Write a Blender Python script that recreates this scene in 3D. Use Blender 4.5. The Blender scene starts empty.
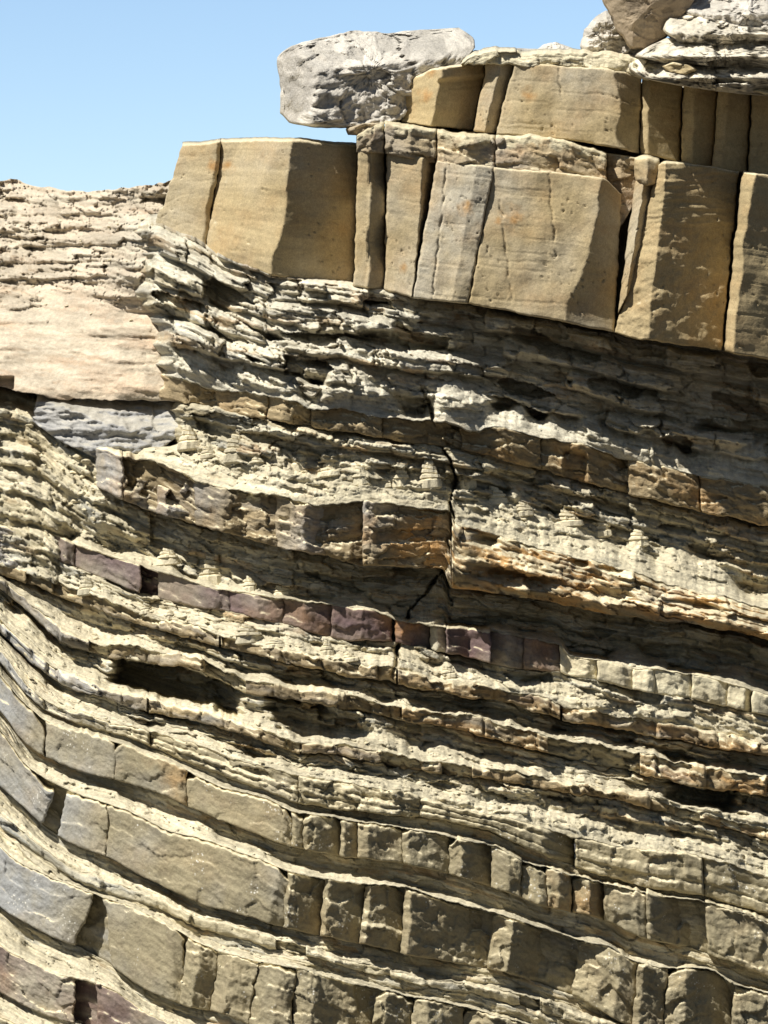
import bpy, math
import numpy as np

# ------------------------------------------------------------------ basics
sc = bpy.context.scene
COL = sc.collection
CAM_D, PXM, Z0 = 30.0, 100.0, 6.6          # camera distance, pixels per metre at depth 0, eye height


def put(px, py, Y):
    s = (CAM_D + Y) / CAM_D
    return (px - 384.0) / PXM * s, Y, Z0 + (512.0 - py) / PXM * s


def _hash(ix, iy, seed):
    n = (ix.astype(np.int64) * 374761393 + iy.astype(np.int64) * 668265263 + seed * 974711 + 12345) & 0xFFFFFFFF
    n = ((n ^ (n >> 13)) * 1274126177) & 0xFFFFFFFF
    n = ((n ^ (n >> 16)) * 2246822519) & 0xFFFFFFFF
    return (n ^ (n >> 15)) & 0xFFFFFFFF


def _r(ix, iy, seed):
    return _hash(ix, iy, seed) / 4294967295.0


def pn(x, y, seed=0):
    x, y = np.broadcast_arrays(np.asarray(x, float), np.asarray(y, float))
    ix, iy = np.floor(x), np.floor(y)
    fx, fy = x - ix, y - iy
    ux, uy = fx * fx * fx * (fx * (fx * 6 - 15) + 10), fy * fy * fy * (fy * (fy * 6 - 15) + 10)

    def g(a, b):
        th = _r(ix + a, iy + b, seed) * 2 * math.pi
        return np.cos(th) * (fx - a) + np.sin(th) * (fy - b)
    a = g(0, 0) * (1 - ux) + g(1, 0) * ux
    b = g(0, 1) * (1 - ux) + g(1, 1) * ux
    return (a * (1 - uy) + b * uy) * 1.5


def fbm(x, y, seed=0, octv=4, gain=0.5):
    s, a = 0.0, 1.0
    for o in range(octv):
        s = s + a * pn(np.asarray(x) * 2.03 ** o + 17.3 * o, np.asarray(y) * 2.03 ** o - 9.1 * o, seed + o * 31)
        a *= gain
    return s


def vor(x, y, seed):
    x, y = np.broadcast_arrays(np.asarray(x, float), np.asarray(y, float))
    ix, iy = np.floor(x), np.floor(y)
    f1 = np.full(x.shape, 9.0)
    f2 = np.full(x.shape, 9.0)
    cx, cy, dx, dy = (np.zeros(x.shape) for _ in range(4))
    for a in (-1, 0, 1):
        for b in (-1, 0, 1):
            jx, jy = ix + a, iy + b
            ddx = x - jx - 0.1 - 0.8 * _r(jx, jy, seed)
            ddy = y - jy - 0.1 - 0.8 * _r(jx, jy, seed + 5)
            d = np.maximum(np.abs(ddx), np.abs(ddy)) * 0.55 + np.hypot(ddx, ddy) * 0.45
            n = d < f1
            f2 = np.where(n, f1, np.minimum(f2, d))
            f1 = np.where(n, d, f1)
            cx, cy = np.where(n, jx, cx), np.where(n, jy, cy)
            dx, dy = np.where(n, ddx, dx), np.where(n, ddy, dy)
    return f1, f2, cx, cy, dx, dy


def facets(x, y, seed, tilt=1.2, crack=0.35, cw=0.07):
    """broken-rock relief: every cell is a tilted plane, with a crack round it"""
    w = 0.08
    x = x + w * pn(x * 1.7, y * 1.7, seed + 70)
    y = y + w * pn(x * 1.7 + 40, y * 1.7, seed + 71)
    f1, f2, cx, cy, dx, dy = vor(x, y, seed)
    r = _r(cx, cy, seed + 9)
    v = r + tilt * ((_r(cx, cy, seed + 10) - 0.5) * dx + (_r(cx, cy, seed + 11) - 0.5) * dy)
    ck = np.clip(1 - (f2 - f1) / cw, 0, 1)
    return v - 0.5 - crack * ck, r


def curve(pts, seed=None, rough=1.0, smooth=7):
    gx = np.arange(-140, 921)
    p = np.array(pts, float)
    y = np.interp(gx, p[:, 0], p[:, 1])
    # carry the slope past the ends
    sl = (p[1, 1] - p[0, 1]) / (p[1, 0] - p[0, 0])
    y = np.where(gx < p[0, 0], p[0, 1] + sl * (gx - p[0, 0]), y)
    sl = (p[-1, 1] - p[-2, 1]) / (p[-1, 0] - p[-2, 0])
    y = np.where(gx > p[-1, 0], p[-1, 1] + sl * (gx - p[-1, 0]), y)
    k = np.ones(smooth) / smooth
    y = np.convolve(np.pad(y, smooth, mode='edge'), k, 'same')[smooth:-smooth]
    if seed is not None:
        y = y + rough * (2.2 * fbm(gx / 31.0, 0.3, seed, 3) + 1.1 * fbm(gx / 7.0, 0.7, seed + 3, 2))
    return lambda x: np.interp(x, gx, y)


def smooth01(x):
    x = np.clip(x, 0, 1)
    return x * x * (3 - 2 * x)


# ------------------------------------------------------------------ materials
def material(name, c1, c2, lam=0.18, lam_scale=22, cellv=0.25, rust=(0.44, 0.26, 0.11), sand=(0.76, 0.68, 0.47),
             sand_lo=0.45, sand_hi=0.8, sand_amt=0.9, bump=0.5, grain=0.12, specks=0.0, tint=(0.3, 0.31, 0.32), rough=0.9,
             dark=(0.16, 0.13, 0.09), stain=0.3):
    m = bpy.data.materials.new(name)
    m.use_nodes = True
    nt = m.node_tree
    N, L = nt.nodes, nt.links
    N.clear()
    out = N.new('ShaderNodeOutputMaterial')
    bs = N.new('ShaderNodeBsdfPrincipled')
    bs.inputs['Roughness'].default_value = rough
    bs.inputs['Specular IOR Level'].default_value = 0.25
    L.new(bs.outputs[0], out.inputs[0])
    bed = N.new('ShaderNodeAttribute'); bed.attribute_name = 'bed'
    kk = N.new('ShaderNodeAttribute'); kk.attribute_name = 'k'
    ks = N.new('ShaderNodeSeparateColor'); L.new(kk.outputs['Color'], ks.inputs[0])
    tc = N.new('ShaderNodeTexCoord')
    geo = N.new('ShaderNodeNewGeometry')

    def noise(vec, scale, detail=4, rgh=0.6):
        n = N.new('ShaderNodeTexNoise')
        n.inputs['Scale'].default_value = scale
        n.inputs['Detail'].default_value = detail
        n.inputs['Roughness'].default_value = rgh
        L.new(vec, n.inputs['Vector'])
        return n.outputs['Fac']

    def mp(v, lo, hi, a=0.0, b=1.0):
        n = N.new('ShaderNodeMapRange')
        n.inputs[1].default_value, n.inputs[2].default_value = lo, hi
        n.inputs[3].default_value, n.inputs[4].default_value = a, b
        L.new(v, n.inputs[0])
        return n.outputs[0]

    def math_(op, a, b):
        n = N.new('ShaderNodeMath'); n.operation = op
        for i, v in enumerate((a, b)):
            if isinstance(v, (int, float)):
                n.inputs[i].default_value = v
            else:
                L.new(v, n.inputs[i])
        return n.outputs[0]

    def mix(f, a, b, mode='MIX'):
        n = N.new('ShaderNodeMix'); n.data_type = 'RGBA'; n.blend_type = mode
        if isinstance(f, (int, float)):
            n.inputs[0].default_value = f
        else:
            L.new(f, n.inputs[0])
        for i, v in ((6, a), (7, b)):
            if isinstance(v, tuple):
                n.inputs[i].default_value = (*v, 1)
            else:
                L.new(v, n.inputs[i])
        return n.outputs[2]

    obj = tc.outputs['Object']
    st = N.new('ShaderNodeVectorMath'); st.operation = 'MULTIPLY'
    st.inputs[1].default_value = (1.2, lam_scale, 1.0)
    L.new(bed.outputs['Vector'], st.inputs[0])
    lamn = noise(st.outputs[0], 1.0, 5, 0.65)
    big = noise(obj, 1.3, 4)
    mid = noise(obj, 6.0, 5, 0.65)
    fine = noise(obj, 70.0, 3, 0.7)
    c = mix(mp(big, 0.35, 0.65), c1, c2)
    # dark stains with a shape of their own
    c = mix(math_('MULTIPLY', mp(mid, 0.52, 0.72), stain), c, dark)
    # grey weathering (attribute extra) and rust patches
    c = mix(math_('MULTIPLY', ks.outputs[2], mp(mid, 0.3, 0.55, 0.6, 1.0)), c, tint)
    c = mix(math_('MULTIPLY', ks.outputs[0], mp(noise(obj, 9.0, 4), 0.3, 0.6, 0.3, 1.0)), c, rust)
    # sand lying on ledges
    sx = N.new('ShaderNodeSeparateXYZ'); L.new(geo.outputs['Normal'], sx.inputs[0])
    up = math_('ADD', sx.outputs[2], mp(mid, 0.3, 0.7, -0.25, 0.25))
    sm = math_('MULTIPLY', mp(up, sand_lo, sand_hi), sand_amt)
    sm = math_('MAXIMUM', sm, math_('MULTIPLY', kk.outputs['Alpha'], mp(noise(obj, 4.5, 5, 0.7), 0.28, 0.5)))
    s2 = mix(mp(noise(obj, 16, 4, 0.7), 0.4, 0.62), sand, tuple(v * 0.8 for v in sand))
    c = mix(sm, c, s2)
    # laminae, block to block and grain variation
    v = mp(lamn, 0.3, 0.7, 1 - lam, 1 + lam)
    v = math_('MULTIPLY', v, mp(ks.outputs[1], 0, 1, 1 - cellv, 1 + cellv))
    v = math_('MULTIPLY', v, mp(fine, 0.3, 0.7, 1 - grain, 1 + grain))
    v = math_('MULTIPLY', v, mp(noise(obj, 22.0, 4, 0.65), 0.3, 0.7, 0.88, 1.12))
    vm = N.new('ShaderNodeVectorMath'); vm.operation = 'SCALE'
    L.new(c, vm.inputs[0]); L.new(v, vm.inputs['Scale'])
    c = vm.outputs[0]
    if specks:
        vo = N.new('ShaderNodeTexVoronoi'); vo.inputs['Scale'].default_value = 26
        L.new(obj, vo.inputs['Vector'])
        sp = math_('MULTIPLY', mp(vo.outputs['Distance'], 0.16, 0.3, 1, 0), mp(noise(obj, 3.2, 3), 0.62 - specks, 0.70 - specks))
        c = mix(sp, c, (0.72, 0.7, 0.62))
    L.new(c, bs.inputs['Base Color'])
    b1 = N.new('ShaderNodeBump'); b1.inputs['Strength'].default_value = bump; b1.inputs['Distance'].default_value = 0.03
    hh = math_('ADD', math_('MULTIPLY', noise(obj, 28.0, 6, 0.65), 1.0), math_('MULTIPLY', lamn, min(0.35, 1.6 * lam)))
    L.new(hh, b1.inputs['Height'])
    L.new(b1.outputs[0], bs.inputs['Normal'])
    return m


M = {}
M['massive'] = material('tan_sandstone', (0.46, 0.368, 0.212), (0.375, 0.298, 0.165), lam=0.06, lam_scale=11, cellv=0.06, bump=0.3, grain=0.2,
                        sand_amt=0.8, stain=0.28, tint=(0.47, 0.43, 0.34), rust=(0.4, 0.24, 0.1))
M['crumbly'] = material('crumbly_cap_rock', (0.52, 0.42, 0.26), (0.43, 0.33, 0.19), lam=0.22, bump=0.6, stain=0.3)
M['shale'] = material('pale_shale', (0.5, 0.445, 0.3), (0.385, 0.335, 0.22), lam=0.25, lam_scale=45, bump=0.7, stain=0.35,
                      sand=(0.64, 0.58, 0.42), tint=(0.42, 0.42, 0.38))
M['white_shale'] = material('whitish_shale', (0.57, 0.515, 0.385), (0.42, 0.375, 0.265), lam=0.22, lam_scale=30, bump=0.7, stain=0.4,
                      sand=(0.7, 0.66, 0.53), tint=(0.47, 0.455, 0.4))
M['ledge'] = material('brown_ledge_rock', (0.36, 0.285, 0.165), (0.26, 0.205, 0.125), lam=0.22, lam_scale=30, bump=0.6, stain=0.35,
                      rust=(0.47, 0.27, 0.1))
M['ironstone'] = material('purple_ironstone', (0.135, 0.092, 0.1), (0.2, 0.145, 0.115), lam=0.14, bump=0.5, stain=0.4, tint=(0.47, 0.44, 0.33),
                          rust=(0.33, 0.18, 0.08), cellv=0.06)
M['block'] = material('olive_sandstone', (0.36, 0.31, 0.195), (0.285, 0.25, 0.165), lam=0.12, lam_scale=16, cellv=0.05, bump=0.5,
                      stain=0.45, specks=0.05, tint=(0.33, 0.335, 0.33), rough=0.75, rust=(0.4, 0.26, 0.12))
M['boulder'] = material('grey_limestone', (0.62, 0.58, 0.51), (0.48, 0.45, 0.4), lam=0.1, bump=0.8, stain=0.35, sand=(0.58, 0.55, 0.48),
                        sand_amt=0.6, dark=(0.25, 0.22, 0.18))
M['brown_boulder'] = material('brown_boulder_rock', (0.3, 0.235, 0.16), (0.36, 0.29, 0.2), lam=0.05, bump=0.4, stain=0.2, sand_amt=0.3)
M['hill'] = material('pinkish_dip_slope', (0.53, 0.46, 0.355), (0.45, 0.385, 0.29), lam=0.2, lam_scale=14, bump=0.6, stain=0.25, sand=(0.56, 0.49, 0.38),
                     rust=(0.55, 0.38, 0.25), tint=(0.56, 0.52, 0.42))
M['slab'] = material('blue_grey_slab', (0.34, 0.34, 0.32), (0.42, 0.4, 0.35), lam=0.22, lam_scale=9, bump=0.5, stain=0.35, sand_amt=0.25,
                     tint=(0.3, 0.31, 0.34), rough=0.7)
M['stone'] = material('pale_rubble_stone', (0.68, 0.62, 0.44), (0.58, 0.51, 0.35), lam=0.1, cellv=0.15, bump=0.5, stain=0.2)
M['beach'] = material('dark_beach', (0.07, 0.06, 0.05), (0.05, 0.045, 0.04), lam=0.0, bump=0.2, stain=0.1, sand_amt=0.0)  # ground below view, kept near black to cut bounce light on the cliff


# ------------------------------------------------------------------ mesh building
def link_mesh(name, V, F, mat, bedv, kv, smooth=True):
    me = bpy.data.meshes.new(name)
    V = np.asarray(V, np.float32)
    if isinstance(F, tuple):
        quads, rest = F
    else:
        quads, rest = F, []
    nq = len(quads)
    loops = list(quads.ravel()) if nq else []
    starts = list(range(0, nq * 4, 4))
    n = nq * 4
    for f in rest:
        starts.append(n); n += len(f); loops.extend(f)
    me.vertices.add(len(V)); me.vertices.foreach_set('co', V.ravel())
    me.loops.add(n); me.loops.foreach_set('vertex_index', np.asarray(loops, np.int32))
    me.polygons.add(len(starts)); me.polygons.foreach_set('loop_start', np.asarray(starts, np.int32))
    me.update(calc_edges=True)
    me.validate()
    me.polygons.foreach_set('use_smooth', np.full(len(me.polygons), smooth, bool))
    a = me.attributes.new('bed', 'FLOAT_VECTOR', 'POINT'); a.data.foreach_set('vector', np.asarray(bedv, np.float32).ravel())
    a = me.attributes.new('k', 'FLOAT_COLOR', 'POINT'); a.data.foreach_set('color', np.asarray(kv, np.float32).ravel())
    me.materials.append(M[mat])
    o = bpy.data.objects.new(name, me)
    COL.objects.link(o)
    return o


SURF = {}


def relief(name, X, P, D, mat, back=0.6, rise=8.0, under=-1.0, k=None, s0=0.0, keep=None, side=0.0):
    """a block of rock: front surface given on a grid (picture x, picture y, depth), closed with top, sides, underside and back"""
    nt_, nu = X.shape
    Xp, Pp, Dp = (np.pad(a, 1, mode='edge') for a in (X, P, D))
    ring = np.ones_like(Dp, bool); ring[1:-1, 1:-1] = False
    Dp[ring] += back
    Pp[0, :] -= rise
    Pp[-1, :] += under
    Xp[:, 0] -= side; Xp[:, -1] += side
    x, y, z = put(Xp, Pp, Dp)
    V = np.stack([x, y, z], -1).reshape(-1, 3)
    n1, n0 = Xp.shape[1], Xp.shape[0]
    idx = np.arange(n0 * n1).reshape(n0, n1)
    q = np.stack([idx[:-1, :-1], idx[1:, :-1], idx[1:, 1:], idx[:-1, 1:]], -1).reshape(-1, 4)
    border = list(idx[0, :]) + list(idx[1:, -1]) + list(idx[-1, -2::-1]) + list(idx[-2:0:-1, 0])
    tb = P - P[:1]
    bed = np.stack([X / PXM, tb / PXM + s0, np.full(X.shape, s0)], -1)
    bed = np.pad(bed, ((1, 1), (1, 1), (0, 0)), mode='edge')
    bed[0, :, 1] -= 0.1; bed[-1, :, 1] += 0.1
    kk = np.zeros(X.shape + (4,)) if k is None else np.stack([np.broadcast_to(v, X.shape) for v in k], -1)
    kk = np.pad(np.clip(kk, 0, 1), ((1, 1), (1, 1), (0, 0)), mode='edge')
    o = link_mesh(name, V, (q, [border]), mat, bed.reshape(-1, 3), kk.reshape(-1, 4))
    if keep:
        SURF[keep] = (X, P, D)
    return o


def thing(o, label, cat, group=None):
    o['label'] = label; o['category'] = cat
    if group:
        o['group'] = group
    return o


def structure(o):
    o['kind'] = 'structure'
    return o


STEP = 1.5


def base(x):
    """plan of the whole cliff: the left flank turns away, the right side runs slowly back"""
    a = np.log1p(np.exp((285 - x) / 14.0)) * 14.0
    b = np.log1p(np.exp((x - 320) / 20.0)) * 20.0
    return 0.74 * a / 100 + 0.15 * b / 100


def pl(pts):
    p = np.array(pts, float)
    return lambda x: np.interp(x, p[:, 0], p[:, 1])


def crackx(py):      # the open fracture that runs down the middle of the cliff
    return np.interp(py, [370, 420, 470, 520, 570, 610, 650, 690], [416, 432, 453, 452, 444, 412, 396, 392])


def fracture(X, P, depth=0.3, w=1.5):
    rag = 3.0 * fbm(P / 26.0, 0.2, 77, 3) + 2.5 * (_r(np.floor(P / 7.0 + 0.3 * np.sin(X)), P * 0, 78) - 0.5)
    d = X - crackx(P) - rag
    ww = w * (0.55 + 1.3 * np.clip(0.4 + pn(P / 19.0, 0.7, 79), 0, 1))
    fade = smooth01((P - 375) / 40) * smooth01((690 - P) / 40)
    step = -0.10 * smooth01(d / 1.5) * smooth01((60 - d) / 50)
    return (depth * np.exp(-np.clip(d / ww, -5, 5) ** 4) + step) * fade


def layers(xm, t, m, amp, seed, ln=0.33, soften=0.2):
    """stack of ledges: each has a sloping top, a face and a sharp undercut, broken along the bed into chunks"""
    tt = t * m + soften * fbm(xm / 1.6, t * 1.5, seed, 2) + 0.05 * fbm(xm / 0.25, t * 3, seed + 6, 2) + 40
    kf = np.floor(tt); q = tt - kf
    jx = xm / ln + 3.7 * _r(kf, kf * 0, seed + 7) + 0.45 * pn(xm / (ln * 1.6), kf * 5.1, seed + 8) + 0.12 * pn(xm / 0.06, t * m * 3.0, seed + 12)
    ci = np.floor(jx); e = np.minimum(jx - ci, 1 - jx + ci)
    st = _r(ci, kf, seed + 3)
    row = _r(kf, kf * 0, seed + 13)
    lev = 0.45 * row + 0.75 * np.where(st > 0.4, st, 0.1 * st)
    A = amp * np.clip(lev + 0.3 * pn(xm / 0.9, kf * 7.31, seed + 1) + 0.1 * pn(xm / 0.12, kf * 3.17, seed + 2), 0.0, 1.5) * np.clip(0.55 + e / 0.08, 0, 1)
    up = 0.2 + 0.4 * _r(ci, kf, seed + 4)
    prof = np.where(q < up, q / up, np.clip((1 - q) / 0.13, 0, 1) * (1 - 0.15 * (q - up)))
    return A * prof, _r(kf, ci, seed + 4)


def rockdisp(xm, sm, seed, kind):
    if kind == 'shale':
        a, r = facets(xm / 0.3, sm / 0.085, seed, 1.6, 0.3)
        b, r2 = facets(xm / 0.11, sm / 0.032, seed + 1, 1.6, 0.4)
        return 0.125 * a + 0.032 * b + 0.006 * fbm(xm / 0.05, sm / 0.03, seed + 2, 3), 0.5 * r + 0.5 * r2
    if kind == 'sand':
        a, r = facets(xm / 0.24, sm / 0.07, seed, 1.6, 0.25)
        b, r2 = facets(xm / 0.09, sm / 0.036, seed + 1, 1.6, 0.45)
        return 0.065 * a + 0.032 * b + 0.05 * fbm(xm / 0.45, sm / 0.16, seed + 2, 2) + 0.008 * fbm(xm / 0.05, sm / 0.03, seed + 3, 3), 0.2 + 0.6 * r2
    if kind == 'ledge':
        a, r = facets(xm / 0.33, sm / 0.14, seed, 1.5, 0.25)
        b, r2 = facets(xm / 0.1, sm / 0.05, seed + 1, 1.2, 0.35)
        return 0.1 * a + 0.028 * b + 0.02 * fbm(xm / 0.15, sm / 0.06, seed + 2, 4), r
    if kind == 'block':
        a, r = facets(xm / 0.32, sm / 0.24, seed, 1.3, 0.015, 0.05)
        b, _ = facets(xm / 0.12, sm / 0.1, seed + 1, 1.5, 0.0)
        return 0.05 * a + 0.014 * b + 0.025 * fbm(xm / 0.3, sm / 0.24, seed + 2, 3) + 0.008 * fbm(xm / 0.05, sm / 0.05, seed + 3, 3, 0.6), np.full(xm.shape, 0.5)
    # smooth massive sandstone
    pits = -0.02 * smooth01((fbm(xm / 0.05, sm / 0.04, seed + 4, 2) - 0.62) * 5) * smooth01(fbm(xm / .5, sm / .4, seed + 6, 2) * 2 + .2)
    band = -0.006 * smooth01((fbm(xm / 1.5, sm / 0.035, seed + 8, 2) - 0.55) * 6)
    return 0.035 * fbm(xm / 0.6, sm / 0.7, seed, 3) + pits + band + 0.0015 * fbm(xm / 0.5, sm / 0.05, seed + 1, 3) + 0.004 * fbm(xm / 0.14, sm / 0.2, seed + 2, 4), np.full(xm.shape, 0.5)


def grid(top, bot, xl, xr, step=STEP, minrows=5):
    """grid between two curves and two (top x, bottom x) side edges"""
    xl = (xl, xl) if np.isscalar(xl) else xl
    xr = (xr, xr) if np.isscalar(xr) else xr
    nu = max(5, int((max(xr) - min(xl)) / step))
    xs = np.linspace(min(xl), max(xr), 40)
    nt_ = max(minrows, int(np.max(bot(xs) - top(xs)) / step))
    t = np.linspace(0, 1, nt_)[:, None]
    u = np.linspace(0, 1, nu)[None, :]
    X = (xl[0] * (1 - t) + xl[1] * t) * (1 - u) + (xr[0] * (1 - t) + xr[1] * t) * u
    P = top(X) * (1 - t) + bot(X) * t
    return X, P, np.broadcast_to(t, X.shape), np.broadcast_to(u, X.shape)


def rnd_edge(e, r):
    q = np.clip(1 - e / r, 0, 1)
    return 1 - np.sqrt(np.clip(1 - q * q, 0, 1))


# ------------------------------------------------------------------ traced bed outlines (picture pixels)
C = {}
C['L_b'] = curve([(80, 236), (120, 230), (148, 224), (158, 224), (206, 246), (222, 258), (272, 276), (352, 286), (385, 291), (412, 298), (466, 304), (565, 322), (612, 332), (640, 340), (722, 350), (768, 360), (830, 372)], 1, 0.5)
C['A_t'] = curve([(150, 372), (185, 380), (221, 390), (265, 395), (310, 408), (340, 409), (382, 418), (445, 422), (473, 432), (500, 428), (538, 438), (584, 443), (625, 460), (695, 474), (768, 486), (840, 498)], 2)
C['A_b'] = curve([(150, 394), (182, 402), (215, 408), (300, 426), (382, 438), (445, 448), (480, 453), (540, 470), (610, 490), (700, 512), (768, 526), (840, 540)], 3, 0.8)
C['D_t'] = curve([(90, 448), (123, 456), (160, 462), (196, 481), (230, 489), (277, 495), (316, 506), (366, 502), (426, 507), (452, 512), (453, 524), (500, 536), (545, 550), (600, 562), (640, 576), (700, 592), (768, 608), (840, 624)], 4, 1.0, 5)
C['D_b'] = curve([(90, 484), (123, 501), (191, 524), (230, 534), (282, 550), (327, 556), (363, 567), (444, 568), (450, 586), (526, 597), (570, 606), (640, 619), (680, 622), (768, 638), (840, 650)], 5, 0.8, 5)
C['P_t'] = curve([(40, 530), (52, 535), (75, 544), (100, 553), (139, 566), (160, 571), (183, 579), (212, 588), (251, 593), (280, 598), (319, 603), (374, 611), (398, 620), (432, 626), (497, 631), (526, 638), (560, 645), (568, 655), (597, 660), (633, 668), (654, 669), (693, 675), (727, 682), (750, 690), (840, 712)], 6, 0.6)
C['P_b'] = curve([(40, 552), (52, 558), (75, 567), (139, 592), (180, 605), (228, 611), (280, 624), (340, 640), (392, 642), (430, 650), (492, 663), (523, 669), (557, 672), (568, 677), (597, 681), (633, 690), (693, 699), (727, 707), (768, 716), (840, 732)], 7, 0.6)
C['G1_t'] = curve([(-60, 548), (0, 562), (44, 575), (68, 588), (99, 597), (125, 607), (156, 619), (200, 627), (223, 638), (280, 649), (323, 659), (380, 667), (400, 671), (450, 683), (500, 690), (540, 697), (568, 708), (654, 721), (690, 727), (750, 740), (840, 758)], 8, 1.2)
C['G1_b'] = curve([(-60, 560), (0, 574), (44, 588), (68, 600), (125, 620), (200, 640), (223, 649), (280, 661), (323, 671), (380, 680), (450, 694), (500, 702), (568, 721), (654, 736), (750, 754), (840, 772)], 9)
C['G2_t'] = curve([(-60, 556), (0, 576), (36, 606), (60, 628), (96, 643), (156, 650), (200, 657), (249, 682), (286, 685), (317, 691), (358, 698), (400, 706), (450, 713), (500, 723), (560, 739), (640, 754), (700, 766), (768, 775), (840, 788)], 10, 1.2, 19)
C['G2_b'] = curve([(-60, 568), (0, 588), (36, 620), (60, 643), (96, 656), (156, 663), (200, 671), (249, 695), (286, 698), (317, 704), (358, 711), (400, 720), (450, 728), (500, 740), (560, 757), (640, 774), (700, 787), (768, 798), (840, 812)], 11, 1.0, 19)
C['G3_t'] = curve([(-60, 584), (0, 618), (36, 654), (55, 669), (88, 681), (120, 692), (154, 702), (200, 709), (250, 724), (300, 742), (340, 744), (400, 755), (440, 764), (505, 771), (568, 783), (628, 792), (672, 805), (720, 817), (768, 830), (840, 850)], 12, 1.2, 19)
C['G3_b'] = curve([(-60, 596), (0, 630), (36, 667), (55, 681), (88, 693), (120, 704), (154, 714), (200, 722), (250, 738), (300, 754), (340, 756), (400, 767), (440, 775), (505, 782), (568, 793), (628, 803), (672, 815), (720, 827), (768, 840), (840, 860)], 13, 1.0, 19)
C['W_t'] = curve([(-60, 602), (0, 650), (22, 678), (47, 703), (86, 716), (128, 727), (151, 732), (200, 746), (246, 763), (300, 776), (340, 781), (380, 790), (422, 798), (484, 814), (526, 822), (573, 838), (628, 847), (701, 856), (768, 878), (840, 900)], 14, 1.0, 19)
C['W_b'] = curve([(-60, 614), (0, 661), (22, 689), (47, 713), (86, 725), (128, 738), (146, 746), (200, 767), (246, 784), (295, 802), (340, 811), (400, 815), (440, 820), (495, 832), (526, 848), (562, 863), (606, 877), (649, 888), (704, 897), (768, 913), (840, 935)], 15, 0.7, 19)
C['X_t'] = curve([(-60, 618), (0, 674), (22, 701), (47, 723), (86, 734), (125, 744), (146, 755), (167, 761), (200, 777), (223, 788), (266, 796), (292, 812), (340, 818), (400, 827), (450, 837), (495, 846), (526, 862), (562, 872), (606, 884), (649, 894), (706, 902), (768, 921), (840, 945)], 16, 0.6, 19)
C['X_b'] = curve([(-60, 648), (0, 710), (22, 741), (44, 757), (78, 771), (115, 780), (151, 790), (182, 803), (223, 822), (252, 832), (280, 844), (340, 856), (400, 863), (448, 874), (489, 887), (518, 896), (547, 908), (571, 912), (601, 917), (641, 938), (695, 949), (768, 976), (840, 1003)], 17, 0.5, 19)
C['Y_t'] = curve([(-60, 664), (0, 728), (20, 759), (39, 776), (73, 792), (104, 802), (130, 810), (169, 832), (200, 838), (234, 849), (292, 872), (312, 876), (363, 884), (400, 886), (453, 902), (492, 911), (544, 929), (590, 943), (611, 946), (633, 962), (666, 968), (712, 969), (733, 984), (768, 993), (840, 1012)], 18, 0.6, 19)
C['Y_b'] = curve([(-60, 712), (0, 786), (50, 832), (81, 848), (109, 857), (141, 876), (200, 904), (246, 916), (280, 927), (320, 936), (363, 944), (400, 954), (442, 960), (489, 969), (526, 978), (580, 999), (620, 1022), (700, 1045), (840, 1080)], 19, 0.5, 19)
C['Z_t'] = curve([(-60, 740), (0, 814), (52, 856), (83, 873), (109, 881), (146, 893), (200, 917), (252, 930), (309, 949), (378, 967), (430, 978), (500, 990), (580, 1012), (650, 1034), (840, 1096)], 20, 1.0, 19)
C['Z_b'] = curve([(-60, 752), (0, 826), (52, 866), (83, 884), (109, 892), (146, 904), (200, 929), (252, 942), (309, 957), (378, 975), (430, 987), (500, 1000), (580, 1024), (650, 1048), (840, 1110)], 21, 1.0, 19)
C['V_t'] = curve([(-60, 776), (0, 845), (16, 862), (52, 878), (109, 899), (146, 912), (200, 943), (229, 955), (260, 962), (295, 967), (320, 976), (372, 987), (400, 994), (458, 1005), (520, 1022), (640, 1064), (840, 1130)], 22, 0.6, 19)
C['V_b'] = curve([(-60, 850), (5, 911), (52, 938), (78, 946), (104, 960), (146, 990), (182, 1005), (217, 1012), (260, 1028), (320, 1042), (460, 1066), (640, 1120), (840, 1190)], 23, 0.5, 19)
C['Q_t'] = curve([(-60, 888), (0, 946), (52, 973), (104, 985), (146, 1012), (200, 1040), (300, 1070), (460, 1096), (840, 1210)], 24, 0.8, 19)
C['Q_b'] = curve([(-60, 960), (0, 992), (39, 1012), (104, 1034), (160, 1062), (300, 1110), (460, 1140), (840, 1250)], 25, 0.6, 19)
C['E_t'] = curve([(-60, 985), (0, 1016), (39, 1036), (104, 1058), (160, 1086), (300, 1134), (460, 1166), (840, 1276)], 26, 1.0, 19)
C['E_b'] = curve([(-60, 1180), (840, 1320)], 27, 1.0, 19)

# depth of each bed's face in front of the plan line (negative = nearer)
FACE = {'A': pl([(150, -.12), (300, -.42), (430, -.4), (500, -.14), (560, .0), (640, .16), (768, .3)]),
        'D': pl([(90, -.5), (200, -.55), (440, -.55), (452, -.52), (520, -.48), (640, -.4), (768, -.34)]),
        'P': pl([(50, -.36), (160, -.34), (230, -.28), (300, -.2), (430, -.22), (560, -.42), (640, -.6), (768, -.64)]),
        'G1': pl([(0, -.42), (68, -.46), (300, -.52), (520, -.54), (768, -.64)]),
        'G2': pl([(0, -.5), (96, -.5), (300, -.66), (640, -.7), (768, -.72)]),
        'G3': pl([(0, -.68), (300, -.84), (768, -.84)]),
        'W': pl([(0, -.9), (300, -1.04), (768, -1.04)]),
        'X': pl([(0, -1.1), (300, -1.22), (768, -1.2)]),
        'Y': pl([(0, -1.26), (300, -1.4), (768, -1.4)]),
        'Z': pl([(0, -1.3), (300, -1.36), (768, -1.34)]),
        'V': pl([(0, -1.46), (300, -1.6), (768, -1.56)]),
        'Q': pl([(0, -1.7), (300, -1.8), (768, -1.8)]),
        'E': pl([(0, -1.9), (300, -2.0), (768, -2.0)])}


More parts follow.
